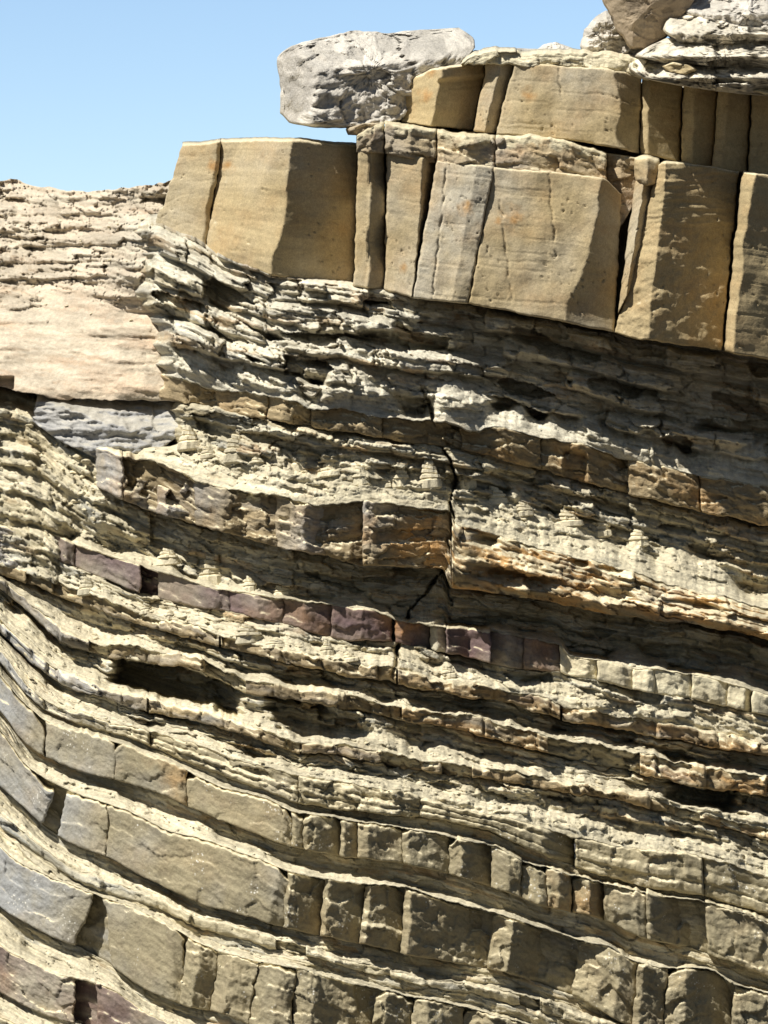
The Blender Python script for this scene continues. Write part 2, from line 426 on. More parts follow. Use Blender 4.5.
def facey(k, x):
    i = sum(ord(c) for c in k)
    tw = -.06 * np.clip((x - 320) / 100, 0, 6) if k in 'XYZVQE' else 0
    return FACE[k](x) + tw + base(x) + 0.05 * fbm(x / 60.0, 0.5, i, 3)


# ------------------------------------------------------------------ soft layers (shale walls and the sand below them)
def soft(name, top, bot, rec, lip, xl, xr, f0=0.45, fv=0.25, m=2, amp=0.05, seed=0, mat='shale', back=1.4, extra=None, sandy=1.0, rustv=0.0, greyl=0.0, talus=0.4, finel=0.7, pk=0.16, wall=1.0):
    X, P, t, u = grid(top, bot, xl, xr, 1.2)
    xm, sm = X / PXM, (P - top(X)) / PXM
    f0 = f0(X) if callable(f0) else f0
    f = np.clip(f0 + fv * (1.1 * fbm(xm / 0.55, 0.1, seed + 40, 2) + 0.5 * np.abs(fbm(xm / 0.42, 0.6, seed + 41, 2)) - 0.1), 0.08, 0.94)
    q = np.clip((t - f) / (1 - f), 0, 1)
    r, l = rec(X), lip(X) + 0.05
    D = r * (1 - q) + l * q
    D = D - 0.02 * np.sin(np.pi * q)
    ly, lr = layers(xm, t, m, amp, seed, 0.6)
    hp = float(np.max(bot(X) - top(X)))
    l2, lr2 = layers(xm, t, max(3, hp / 7.0), 0.05, seed + 60, 0.28, 0.5)
    ly = ly + l2 * finel
    d1, c1 = rockdisp(xm, sm, seed + 100, 'shale')
    d2, c2 = rockdisp(xm, sm, seed + 200, 'sand')
    w = smooth01(q * 5)
    D = D - (ly + wall * d1) * (1 - w) - (d2 + talus * ly) * w * np.clip((1.04 - q) * 2.5, 0.12, 1)
    pkf, pr_ = facets(xm / 0.5, sm / 0.13, seed + 70, 0.0, 0.0)
    D = D + pk * np.where(pr_ > .74, 1, 0) * (1 - w) * smooth01((fbm(xm / .8, sm / .4, seed + 71, 2) + .35) * 3)
    D = D + fracture(X, P)
    if extra is not None:
        D = D + extra(X, P, t)
    rust = np.maximum(rustv * np.clip(fbm(xm / 0.7, sm / 0.12, seed + 5, 3) - 0.1, 0, 1), 0.5 * smooth01((lr2 - .72) * 12) * np.clip(.6 + fbm(xm / .9, sm / .2, seed + 9, 2), 0, 1))
    grey = np.clip(0.25 + fbm(xm / 1.0, sm / 0.1, seed + 6, 3) + .7 * (lr2 < .25), 0, 1) * 0.7 + greyl * smooth01((200 - X) / 150)
    return relief(name, X, P, D, mat, back=back, rise=14, under=6, k=(rust, 0.5 * c1 + 0.5 * lr, grey, w * sandy), s0=seed * 0.37, keep=name + str(seed))


def hard(name, top, bot, key, xl, xr, kind='ledge', mat='ledge', seed=0, amp=1.0, rustv=0.0, extra=None, lip=0.05, back=0.9, greyl=0.0, blocky=0.0, rise=9):
    """a resistant ledge that runs along the cliff"""
    X, P, t, u = grid(top, bot, xl, xr)
    xm, sm = X / PXM, (P - top(X)) / PXM
    D = facey(key, X)
    d, c = rockdisp(xm, sm, seed, kind)
    D = D - amp * d
    h = (bot(X) - top(X))
    D = D + lip * rnd_edge(t * h, 4.0) + lip * 0.8 * rnd_edge((1 - t) * h, 3.0)
    if blocky:
        a, _ = facets(xm / 0.55, np.full_like(xm, 0.5) + sm * 0.2, seed + 9, 2.2, 0.3, 0.05)
        D = D - blocky * a
    D = D + fracture(X, P, 0.35)
    if extra is not None:
        D = D + extra(X, P, t)
    rust = rustv * np.clip(0.5 + 1.3 * fbm(xm / 0.6, sm / 0.12, seed + 5, 3), 0, 1)
    grey = np.clip(fbm(xm / 0.8, sm / 0.15, seed + 6, 3), 0, 1) * 0.6 + greyl * smooth01((200 - X) / 150)
    return relief(name, X, P, D, mat, back=back, rise=rise, under=-1.5, k=(rust, c, grey, 0), s0=seed * 0.41)


def block(name, top, bot, xl, xr, ridge, c=0.4, dl=0.15, dr=0.15, kind='block', mat='block', seed=0, amp=1.0, r=2.6, edge=0.035, back=0.7,
          lean=0.0, rust=None, grey=0.0, rise=10, rustv=0.0, cb=None, extra=None, wig=1.5, under=-1.0, sand=None, step=1.3, jut=0.08, gap=0.9, cracks=()):
    """one joint-bounded block: two main faces that meet at a ridge, rounded edges"""
    xl = tuple(np.array([xl, xl] if np.isscalar(xl) else xl) - gap); xr = tuple(np.array([xr, xr] if np.isscalar(xr) else xr) + gap)
    X, P, t, u = grid(top, bot, xl, xr, step)
    hb = float(np.max(bot(X) - top(X)))
    jn = lambda x: wig * (1.3 * fbm(t * hb / 34.0, x / 60.0 + 7, 611, 2) + 0.7 * fbm(t * hb / 9.0, x / 60.0, 612, 2))
    e_l, e_r = jn(X[:, :1]), jn(X[:, -1:])
    X = X + e_l * (1 - u) + e_r * u
    P = top(X) * (1 - t) + bot(X) * t
    xm, sm = X / PXM, (P - top(X)) / PXM
    cc = c if cb is None else c * (1 - t) + cb * t
    cc = cc + 0.03 * fbm(t * 3, 0.4, seed + 13, 2)
    D = ridge(X) if callable(ridge) else ridge + 0 * X
    D = D + dl * np.clip((cc - u) / np.maximum(cc, 1e-3), 0, 1) + dr * np.clip((u - cc) / np.maximum(1 - cc, 1e-3), 0, 1) + lean * (t - 0.5)
    d, cell = rockdisp(xm, sm, seed + 20, kind)
    D = D - amp * d
    if callable(grey):
        grey = grey(X)
    w = X.max(axis=1, keepdims=True) - X.min(axis=1, keepdims=True)
    h = bot(X) - top(X)
    rv = r * np.clip(0.55 + 1.5 * np.clip(fbm(X / 13.0, P / 13.0, seed + 15, 3), 0, 1.4), 0.4, 2.6)
    D = D + (_r(np.array(seed), np.array(9), 3) - 0.5) * jut
    D = D + edge * (rnd_edge(u * w, rv) + rnd_edge((1 - u) * w, rv) + rnd_edge(t * h, rv) + 0.8 * rnd_edge((1 - t) * h, rv * 0.8))
    for (xa, ya, xb, yb) in cracks:
        q_ = np.clip((P - ya) / (yb - ya), 0, 1)
        xc = xa + (xb - xa) * q_ + 2.2 * fbm(P / 15.0, xa, 620, 3)
        D = D + .028 * np.exp(-((X - xc) / 1.0) ** 2) * ((P > ya) & (P < yb)) * np.clip(.6 + fbm(P / 12., xa, 621, 2), 0, 1)
    if extra is not None:
        D = D + extra(X, P, t, u)
    rs = (rustv(X) if callable(rustv) else rustv) * np.clip(0.2 + 1.3 * fbm(xm / 0.5, P / 40.0, 705, 3), 0, 1)
    if rust:
        for (rx, ry, rr) in rust:
            g = np.hypot(X - rx, (P - ry)) / rr
            rs = np.maximum(rs, np.clip(1.15 - g + 0.5 * fbm(xm / 0.08, sm / 0.1, seed + 8, 3), 0, 1))
    gr = np.clip(grey + 0.5 * fbm(xm / 0.9, P / 90.0, 707, 3), 0, 1) if np.any(grey) else 0.0
    cl = cell * 0 + _r(np.array(seed), np.array(3), 5)
    sa = 0.0 if sand is None else sand(X, P, t, u)
    return relief(name, X, P, D, mat, back=back, rise=rise, under=under, k=(rs, cl, gr, sa), s0=seed * 0.53)


# ================================================================== THE CLIFF, top to bottom
X0, X1 = -70, 840

# --- shale under the massive bed
recS = lambda x: base(x) + np.interp(x, [140, 300, 400, 480, 768], [.1, .12, .12, .4, .62])
lipS = lambda x: facey('A', x) - 0.02


def s_extra(X, P, t):
    top, bot = C['L_b'](X), C['A_t'](X)
    # outward bulge of the lower half where the sun still reaches it, curling back at the left end
    bulge = -0.36 * smooth01(t / .72) * (1 - .75 * smooth01((t - .76) / .24)) * smooth01((425 + 120 * t + 14 * fbm(P / 20., .3, 406, 3) - X) / 90)
    xs = 150 + 10 * fbm(P / 16.0, 0.3, 400, 3) + 6 * t
    nose = 1.6 * np.clip(1 - (X - xs) / 20.0, 0, 1.2) ** 2
    return bulge * smooth01((P - 240) / 50) + nose * smooth01((P - 280) / 50) + 2.3 * np.clip((162 - X + 6 * fbm(P / 14., .2, 405, 3)) / 46., 0, 1.2) ** 2 * smooth01((330 - P) / 50)


structure(soft('cliff_shale', C['L_b'], C['A_t'], recS, lipS, (112, 150), X1, f0=0.75, fv=0.22, pk=.38, m=5, amp=0.45, seed=301, extra=s_extra, sandy=0.7, mat='white_shale'))


def a_end(X, P, t):
    xs = 156 + 5 * fbm(P / 9.0, 0.3, 401, 3)
    return 1.2 * np.clip(1 - (X - xs) / 12.0, 0, 1.2) ** 2


# --- ledge A, joint blocks
A_blocks = [  # xl, xr, crease, dl, dr, grey, label
    (156, 215, .45, .25, .35, "brown rock block jutting out at the left nose of the cliff above the blue-grey slab"),
    (217, 266, .6, .15, .1, "brown ledge block second from the nose under the thin pale shale"),
    (267, 311, .35, .12, .2, "short tan ledge block with a shaded right side, third from the cliff nose"),
    (312, 382, .75, .12, .05, "long low ledge block left of the middle fracture with a squared right end"),
    (383, 446, .25, .06, .14, "shaded brown ledge block that touches the open vertical fracture"),
    (462, 540, .55, .1, .1, "tan ledge block just right of the open fracture with a flat sunlit face"),
    (541, 628, .45, .15, .3, "tan ledge block with a square hollow at the edge of the great shadow"),
    (629, 700, .4, .1, .15, "ledge block with an orange corner wholly inside the great shadow"),
    (702, 830, .5, .1, .1, "long shaded ledge block at the right margin below the overhang"),
]
for i, (xl, xr, c, dl, dr, lab) in enumerate(A_blocks):
    ex = (lambda X, P, t, u: a_end(X, P, t)) if i == 0 else None
    if i == 6:
        ex = lambda X, P, t, u: 0.16 * smooth01((X - 562) / 4) * smooth01((588 - X) / 4) * smooth01((t - .15) * 6)
    o = block('ledge_block', C['A_t'], C['A_b'], xl, xr, lambda x: facey('A', x) - 0.04, c, dl, dr, kind='ledge', mat='ledge', seed=320 + i,
              amp=0.7, extra=ex, rustv=0.5 if i > 4 else 0.15, back=0.9)
    thing(o, lab, 'rock ledge', 'blocks of the upper brown ledge')

structure(hard('cliff_core', C['A_t'], C['A_b'], 'A', 170, X1, kind='shale', seed=330, extra=lambda X, P, t: 0.25 + 0 * X, back=1.2))

# --- shale wall and bright bench between A and D
rec1 = lambda x: base(x) + np.interp(x, [120, 300, 450, 560, 768], [.0, -.2, -.14, .32, .64])
lip1 = lambda x: facey('D', x) - 0.01


def r1_extra(X, P, t):
    xs = 172 - 46 * smooth01((t - .62) / .38) + 5 * fbm(P / 9.0, 0.3, 403, 3)
    return 1.0 * np.clip(1 - (X - xs) / 14.0, 0, 1.3) ** 2


structure(soft('cliff_shale', C['A_b'], C['D_t'], rec1, lip1, (168, 116), X1, f0=lambda x: np.interp(x, [450, 768], [.42, .66]), fv=0.28, m=4, amp=0.16, seed=340, extra=r1_extra, rustv=0.25, talus=.25, sandy=1.0))

# --- ledge D
D_blocks = [
    (91, 122, .9, .3, .02, 'grey weathered end block of the long dark ledge under the blue-grey slab'),
    (123, 158, .12, .03, .3, 'toothed ledge block with deep dark slots at the left end of the ledge'),
    (159, 194, .3, .05, .32, 'knobbly brown ledge block next to the slotted end block'),
    (195, 246, .55, .16, .2, 'brown ledge block with a lit squared face and dark slot on its right'),
    (276, 331, .5, .12, .3, 'pale faced ledge block between two dark slots'),
    (364, 450, .12, .04, .2, 'layered rusty ledge block hard against the left side of the open fracture'),
]
for i, (xl, xr, c, dl, dr, lab) in enumerate(D_blocks):
    ex = (lambda X, P, t, u: 0.34 * (_r(np.floor((X - 123) / 9.5 + .5 * np.sin(P / 6.)), np.floor(t * 2.3), 31) > .5) * smooth01((.8 - t) * 4) * smooth01(t * 9)) if i in (1, 2) else None
    if i == 0:
        ex = lambda X, P, t, u: .5 * np.clip(1 - u / .35, 0, 1) ** 2
    if i == 5:
        ex = lambda X, P, t, u: .1 * (np.sin(t * 14 + X / 30.) > .1) * smooth01((X - 372) / 6)
    o = block('ledge_block', C['D_t'], C['D_b'], xl, xr, lambda x: facey('D', x), c, dl, dr, kind='ledge', mat='ledge', seed=360 + i, amp=0.75,
              extra=ex, grey=0.7 if i == 0 else 0.25, rustv=0.8 if i == 5 else 0.25, back=0.8)
    thing(o, lab, 'rock ledge', 'blocks of the long dark ledge')
o = hard('ledge_core', C['D_t'], C['D_b'], 'D', 118, 452, seed=372, extra=lambda X, P, t: 0.2 + 0 * X)
thing(o, 'recessed dark rock between the blocks of the long ledge left of the fracture', 'rock ledge')


def d_right(X, P, t):
    holes = 0
    for (hx, hy, hw, hh, dd) in ((486, 541, 12, 5, .2), (580, 563, 9, 4, .3), (655, 565, 11, 6, .25), (520, 580, 30, 8, .22), (610, 595, 26, 7, .16), (612, 570, 12, 3, .2), (485, 572, 16, 7, .15), (700, 606, 20, 4, .15)):
        holes = holes + dd * np.exp(-(((X - hx) / hw) ** 2 + ((P - hy - .18 * (X - hx)) / hh) ** 2) ** 2)
    sub = -0.26 * np.clip(t / .72, 0, 1) + .16 * smooth01((t - .8) * 6) + .1 * fbm(X / 40., 2.2, 781, 3) * smooth01((t - .4) * 4)
    return holes + sub + .02 - .05 * layers(X / PXM, t, 5, 1.0, 779)[0]


o = hard('orange_ledge', C['D_t'], C['D_b'], 'D', 452, X1, seed=374, amp=1.1, rustv=0.95, extra=d_right, back=1.2)
thing(o, 'rust-orange streaked ledge with small hollows running right from the open fracture', 'rock ledge')

# --- dark shale below D
rec2 = lambda x: base(x) + np.interp(x, [90, 300, 450, 560, 768], [.14, .2, .18, .22, .26])
lip2 = lambda x: facey('P', x) - 0.03


def r2_extra(X, P, t):
    xs = 112 - 50 * t + 4 * fbm(P / 9.0, 0.3, 404, 3)
    return .7 * np.clip(1 - (X - xs) / 12.0, 0, 1.3) ** 2


structure(soft('cliff_shale', C['D_b'], C['P_t'], rec2, lip2, (104, 56), X1, f0=0.82, fv=0.3, m=2, amp=0.1, seed=380, extra=r2_extra))

# --- the purple ironstone bed
P_blocks = [
    (52, 73, .6, .2, .1, 0, .2, 'short grey-purple block at the far left end of the ironstone band'),
    (75, 139, .85, .15, .03, 0, .0, 'sunlit smooth purple block near the left end of the ironstone band'),
    (160, 229, .75, .15, .08, .3, .25, 'purple block fading to tan, right of the narrow dark notch'),
    (231, 282, .5, .1, .15, .25, .0, 'purple ironstone block under a small pointed shale pinnacle'),
    (284, 331, .4, .08, .1, .5, .0, 'shaded purple-brown block left of the orange-stained ones'),
    (332, 391, .5, .06, .1, .9, .0, 'dark orange-brown stained block ending at the fracture'),
    (397, 430, .2, .05, .18, .95, .0, 'rust coloured block just right of the fracture'),
    (432, 447, .4, .06, .1, .2, .8, 'narrow pale upright block beside a dark hollow'),
    (448, 489, .5, -.22, -.18, .3, .0, 'dark block set deep in the hollow of the ironstone band'),
    (490, 523, .5, .08, .05, .1, .25, 'grey-purple squarish block right of the dark hollow'),
    (525, 559, .2, .04, .15, .75, .0, 'purple block with a rusty orange lower right corner'),
    (561, 596, .6, .1, .06, 0, 1, 'cream block directly right of the rusty orange one'),
    (598, 632, .7, .12, .05, 0, 1, 'cream block with a curved shadow notch along its top'),
    (634, 653, .5, .08, .05, 0, 1, 'smallest cream block in the pale row'),
    (655, 692, .75, .12, .04, 0, 1, 'cream block with a scooped top edge before the narrow dark joint'),
    (694, 727, .5, .08, .06, 0, 1, 'broad cream block right of the narrow dark joint'),
    (729, 750, .4, .06, .14, 0, 1, 'small chipped cream block close to the right margin'),
    (753, 830, .5, .1, .1, 0, 1, 'cream block cut off by the right margin of the photo'),
]
PRUST = pl([(50, 0), (150, 0), (225, .25), (280, .2), (335, .6), (400, .95), (432, .8), (455, .3), (500, .15), (530, .5), (552, .9), (562, .6)])
for i, (xl, xr, c, dl, dr, ru, gr, lab) in enumerate(P_blocks):
    if gr == 1:
        dl, c = .02, .7
    o = block('pale_block' if gr == 1 else 'ironstone_block', C['P_t'], C['P_b'], xl, xr, lambda x: facey('P', x), c, dl, dr, seed=400 + i,
              mat='stone' if gr == 1 else 'ironstone', amp=0.8, rustv=0 if gr == 1 else PRUST, grey=0 if gr == 1 else gr + .04, back=0.5, rise=5, r=2.2, edge=.022, gap=1.3)
    thing(o, lab, 'rock block', 'blocks of the ironstone band')
structure(hard('cliff_core', C['P_t'], C['P_b'], 'P', 80, X1, kind='shale', mat='ironstone', seed=420, extra=lambda X, P, t: 0.28 + 0 * X))

# --- ledges G1..G3 and soft layers round them
rec3 = lambda x: facey('P', x) + 0.1
structure(soft('cliff_shale', C['P_b'], C['G1_t'], rec3, lambda x: facey('G1', x) - .02, (46, 44), X1, f0=0.3, fv=0.3, m=2, amp=0.08, seed=430, extra=lambda X, P, t: .7 * np.clip(1 - (X - 48) / 14.0, 0, 1.3) ** 2))
gseg = lambda X, a, b: smooth01((X - a) / 8) * smooth01((b - X) / 8)


def g1_x(X, P, t):
    return .12 * gseg(X, 205, 222) + .22 * gseg(X, 392, 400) + .13 * gseg(X, 548, 566)


G = [('G1', X0, 219, 'thin sandy shelf of shale below the purple block at the left', .0),
     ('G1', 221, 396, 'broad sandy shelf left of the fracture below the dark stained blocks', .0),
     ('G1', 398, 560, 'lumpy shelf right of the fracture below the dark hollow', .3),
     ('G1', 562, X1, 'reddish brown shelf beneath the row of cream blocks', .6)]
for i, (k, a, b, lab, ru) in enumerate(G):
    o = hard('shale_shelf', C['G1_t'], C['G1_b'], k, a, b, seed=440 + i, mat='ledge', rustv=ru, blocky=0.16, amp=1.0)
    thing(o, lab, 'rock shelf', 'thin shelves of the middle cliff')

rec4 = lambda x: facey('G1', x) + .36


def cave(X, P, t):
    e = ((X - 62) / 1) * 0
    return e + 0.25 * np.exp(-(((X - 100) / 26) ** 2)) * np.sin(np.pi * t)


structure(soft('cliff_shale', C['G1_b'], C['G2_t'], rec4, lambda x: facey('G2', x) - .02, X0, X1, f0=lambda x: np.interp(x, [70, 190], [.12, 0.6]), fv=0.4, m=2, amp=0.2, seed=450, extra=cave))
G = [(X0, 89, 'crumbling grey ledge at the far left beside the dark cave', 0, 'g'),
     (91, 205, 'jutting sandy ledge forming the roof of the dark cave', 0, ''),
     (246, 400, 'chunky sandy ledge right of the dark cave with a flat pale knob', 0, ''),
     (402, 548, 'brown broken ledge in the middle of the cliff under the lumpy shelf', .5, ''),
     (640, X1, 'red-brown blocky ledge at the right above a dark hollow', .8, '')]
for i, (a, b, lab, ru, gg) in enumerate(G):
    o = hard('shale_shelf', C['G2_t'], C['G2_b'], 'G2', a, b, seed=455 + i, rustv=ru, blocky=.2, greyl=.6 if gg else 0)
    thing(o, lab, 'rock shelf', 'thin shelves of the middle cliff')
structure(hard('cliff_core', C['G2_t'], C['G2_b'], 'G2', X0, X1, kind='shale', mat='shale', seed=462, extra=lambda X, P, t: 0.17 + 0 * X))

rec5 = lambda x: facey('G2', x) + .3


def cave2(X, P, t):
    X = X + 12 * fbm(X / 40., P / 14., 471, 3); t = t + .16 * fbm(X / 30., P / 20., 472, 3)
    g = smooth01((X - 108) / 14) * smooth01((250 - X) / 30)
    h = smooth01((X - 265) / 14) * smooth01((345 - X) / 30)
    k = smooth01((X - 660) / 25) * smooth01((745 - X) / 18)
    w = smooth01(t * 14) * smooth01((.88 - t) * 5)
    return (1.3 * g + .4 * h + .8 * k) * w


structure(soft('cliff_shale', C['G2_b'], C['G3_t'], rec5, lambda x: facey('G3', x) - .02, X0, X1, f0=lambda x: np.interp(x, [70, 190], [.12, 0.38]), fv=0.4, m=2, amp=0.2, seed=470, extra=cave2))
G = [(X0, 147, 'pale grey shelf on the left flank under the cave mouth', .0, .8),
     (149, 300, 'two-layered sandy shelf at the floor of the dark cave', .0, 0),
     (302, 470, 'long pale shelf starting below the second hollow', .1, 0),
     (472, 675, 'long thin sandy shelf right of centre', .2, 0),
     (700, X1, 'pale rough shelf by the right margin below the dark hollow', .2, 0)]
for i, (a, b, lab, ru, gg) in enumerate(G):
    o = hard('shale_shelf', C['G3_t'], C['G3_b'], 'G3', a, b, seed=475 + i, rustv=ru, blocky=.2, greyl=gg)
    thing(o, lab, 'rock shelf', 'thin shelves of the middle cliff')
structure(hard('cliff_core', C['G3_t'], C['G3_b'], 'G3', X0, X1, kind='shale', mat='shale', seed=482, extra=lambda X, P, t: 0.15 + 0 * X))
structure(soft('cliff_shale', C['G3_b'], C['W_t'], lambda x: facey('G3', x) + .2, lambda x: facey('W', x) - .02, X0, X1, f0=lambda x: np.interp(x, [70, 190], [.12, 0.38]), fv=0.35, m=2, amp=0.16, seed=490))

def broken(cv, xl, xr, seed):
    """top edge of a block with its own height and a knocked-off corner"""
    r = np.random.default_rng(seed)
    off, dl_, dr_ = r.uniform(-.5, 3.0), r.uniform(-6, 9), r.uniform(-6, 9)
    wl, wr = r.uniform(6, 16), r.uniform(6, 16)
    return lambda x: cv(x) + off + max(dl_, 0) * np.clip(1 - (x - xl) / wl, 0, 1) + max(dr_, 0) * np.clip(1 - (xr - x) / wr, 0, 1) + 1.2 * fbm(x / 5.0, seed * .37, seed, 3)


FLANK = lambda x: .95 * smooth01((175 - x) / 190)      # the left flank weathers blue-grey
# --- bed W: laminated thin bed
W_blocks = [(X0, 43, 'grey bed end at the far left margin above the sandy step', .9), (44, 149, 'thin grey sandy-topped bed left of the dark notch', .8),
            (151, 298, 'thin tan bed right of the dark notch on the left flank', .2), (299, 420, 'long pale shaded thin bed left of centre', .1),
            (421, 572, 'thin laminated bed ending at the stepped dark joint', .1), (575, 703, 'laminated grey-brown slab right of the stepped joint', .15),
            (705, X1, 'laminated slab that runs out at the right margin', .1)]
for i, (a, b, lab, gg) in enumerate(W_blocks):
    c_, dl_, dr_ = (.8, .06, .05) if a > 290 else (.9, .02, .02)
    o = block('laminated_slab', C['W_t'], C['W_b'], a, b, lambda x: facey('W', x), c_, dl_, dr_ + (.25 if i == 4 else 0), seed=500 + i, amp=0.9, grey=FLANK, kind='ledge' if i < 4 else 'block', back=.8,
              extra=lambda X, P, t, u: -.05 * layers(X / PXM, t, 3, 1.0, 777, 1.6)[0])
    thing(o, lab, 'rock slab', 'slabs of the thin laminated bed')
structure(soft('cliff_shale', C['W_b'], C['X_t'], lambda x: facey('W', x) + .18, lambda x: facey('X', x) + .0, X0, X1, f0=lambda x: np.interp(x, [60, 300, 420], [.25, .55, .82]), fv=0.25, m=1, amp=0.03, finel=.35, pk=0.0, wall=.45, seed=515))

# --- bed X
X_blocks = [
    (X0, 43, .9, .05, .02, .9, 'blue-grey block of the upper jointed bed at the left margin'),
    (47, 114, .9, .02, .03, .8, 'blue-grey smooth block of the upper jointed bed beside the sandy step'),
    (115, 186, .9, .03, .05, .15, 'tan block with orange streaks on the lit left flank of the upper jointed bed'),
    (188, 291, .93, .02, .04, .1, 'long tan corner block where the upper jointed bed turns into shade'),
    (293, 302, .3, .02, .1, 0, 'very narrow shaded sliver block just round the corner of the upper jointed bed'),
    (304, 340, .1, .03, .26, 0, 'dark square block second after the corner in the upper jointed bed'),
    (341, 358, .2, .03, .15, 0, 'dark narrow block third after the corner in the upper jointed bed'),
    (359, 402, .25, .04, .3, 0, 'half shaded rough block, upper jointed bed, just left of a lit-edged square one'),
    (404, 449, .15, .06, .3, 0, 'rough square block with a thin lit left edge, upper jointed bed'),
    (451, 491, .28, .1, .3, 0, 'block with bright left strip and rough dark right face, upper jointed bed'),
    (492, 520, .6, .08, .05, 0, 'upright lit block with a fine crack in the upper jointed bed'),
    (522, 546, .7, .08, .05, 0, 'upright lit block right of the cracked one in the upper jointed bed'),
    (548, 569, .5, .06, .14, .0, 'pinkish narrow block left of the dark stepped joint'),
    (573, 603, .55, .1, .25, .0, 'pinkish block with a shaded right side right of the dark stepped joint'),
    (605, 645, .75, .12, .12, 0, 'pale block with a small pink stain in the upper jointed bed'),
    (647, 706, .06, .02, .5, 0, 'big dark rough square block in the upper jointed bed near the right'),
    (708, X1, .9, .05, .03, 0, 'sunlit tan block of the upper jointed bed at the right margin'),
]
for i, (xl, xr, c, dl, dr, gr, lab) in enumerate(X_blocks):
    if xl > 290 and 'dark' not in lab:
        dr = min(dr, .48 * (xr - xl) * (1 - c) / 100)
    o = block('jointed_block', broken(C['X_t'], xl, xr, 10 + i), C['X_b'], xl, xr, lambda x: facey('X', x), c, dl, dr, seed=520 + i, grey=FLANK, back=.7,
              rustv=.75 if i in (2, 12, 13) else .15, amp=1.0 if xl > 290 else .6, rise=8, r=2.0, edge=.024, gap=1.3)
    thing(o, lab, 'rock block', 'blocks of the upper jointed bed')
structure(hard('cliff_core', C['X_t'], C['X_b'], 'X', X0, X1, kind='block', mat='shale', seed=540, extra=lambda X, P, t: 0.3 + 0 * X))
structure(soft('cliff_shale', C['X_b'], C['Y_t'], lambda x: facey('X', x) + .3, lambda x: facey('Y', x) + .0, X0, X1, f0=lambda x: np.interp(x, [60, 300, 420], [.25, .55, .82]), fv=0.2, m=1, amp=0.03, finel=.35, pk=0.0, wall=.45, seed=545))

# --- bed Y
Y_blocks = [
    (X0, 44, .9, .03, .05, .95, 'large blue-grey block of the middle jointed bed at the left margin'),
    (62, 106, .8, .06, .04, .55, 'grey-tan block right of the dark notch in the middle jointed bed'),
    (109, 284, .9, .02, .16, .15, 'very long sunlit tan block with a sandy top ending at the corner'),
    (286, 321, .1, .05, .3, 0, 'dark curved-edge block just right of the corner in the middle jointed bed'),
    (323, 362, .12, .07, .2, 0, 'squarish half lit block right of the dark curved one'),
    (364, 402, .15, .06, .3, 0, 'dark block split into two steps left of the widest rough block'),
    (404, 489, .08, .08, .5, 0, 'widest rough block, middle jointed bed, with a lit left edge'),
    (491, 545, .35, .2, .4, 0, 'block with a slanting lit strip and dark side under a sandy lip'),
    (576, 634, .7, .2, .08, 0, 'sunlit block right of the wide dark gap in the middle jointed bed'),
    (636, 664, .2, .04, .18, 0, 'narrow grey block between two lit joints near the lower right'),
    (666, 731, .3, .06, .35, 0, 'rough block with a dark chipped corner near the lower right'),
    (733, X1, .8, .1, .05, 0, 'pale block of the middle jointed bed at the right margin'),
]
for i, (xl, xr, c, dl, dr, gr, lab) in enumerate(Y_blocks):
    ex = None
    if xl > 290 and 'dark' not in lab:
        dr = min(dr, .48 * (xr - xl) * (1 - c) / 100)
    if i == 5:
        ex = lambda X, P, t, u: -.09 * smooth01((t - .6) * 12)
    xll, xrr = xl, xr
    if 280 < xl:
        xll, xrr = (xl + 3, xl - 3), (xr + 3, xr - 3)
    if i == 2:
        xrr = (295, 282)
    if i == 0:
        xrr = (53, 41)
    if i == 1:
        xll = (67, 59)
    o = block('jointed_block', broken(C['Y_t'], xl, xr, 40 + i), C['Y_b'], xll, xrr, lambda x: facey('Y', x), c, dl, dr, seed=550 + i, grey=FLANK, back=.8, extra=ex,
              rustv=.15, amp=1.1 if xl > 280 else .6, rise=10, r=2.0, edge=.024, gap=1.3)
    thing(o, lab, 'rock block', 'blocks of the middle jointed bed')
structure(hard('cliff_core', C['Y_t'], C['Y_b'], 'Y', X0, X1, kind='block', mat='block', seed=570, extra=lambda X, P, t: 0.34 + 0 * X))
structure(soft('cliff_shale', C['Y_b'], C['Z_t'], lambda x: facey('Y', x) + .32, lambda x: facey('Z', x) + .0, X0, X1, f0=lambda x: np.interp(x, [60, 300, 420], [.25, .55, .82]), fv=0.2, m=1, amp=0.03, finel=.35, pk=0.0, wall=.45, seed=575))
for i, (a, b, lab) in enumerate([(X0, 276, 'thin sandy bed winding down the left flank between two jointed beds'),
                                 (306, 520, 'thin broken bed in shade between the middle and lower jointed beds'),
                                 (540, X1, 'thin pale bed at the bottom right corner')]):
    o = hard('thin_bed', C['Z_t'], C['Z_b'], 'Z', a, b, seed=580 + i, mat='shale', blocky=.05, amp=.8, greyl=.6)
    thing(o, lab, 'rock shelf', 'thin beds of the lower cliff')
structure(hard('cliff_core', C['Z_t'], C['Z_b'], 'Z', X0, X1, kind='shale', mat='shale', seed=585, extra=lambda X, P, t: 0.14 + 0 * X))
structure(soft('cliff_shale', C['Z_b'], C['V_t'], lambda x: facey('Z', x) + .1, lambda x: facey('V', x) + .0, X0, X1, f0=lambda x: np.interp(x, [60, 300, 420], [.25, .55, .82]), fv=0.2, m=1, amp=0.03, finel=.35, pk=0.0, wall=.45, seed=588))

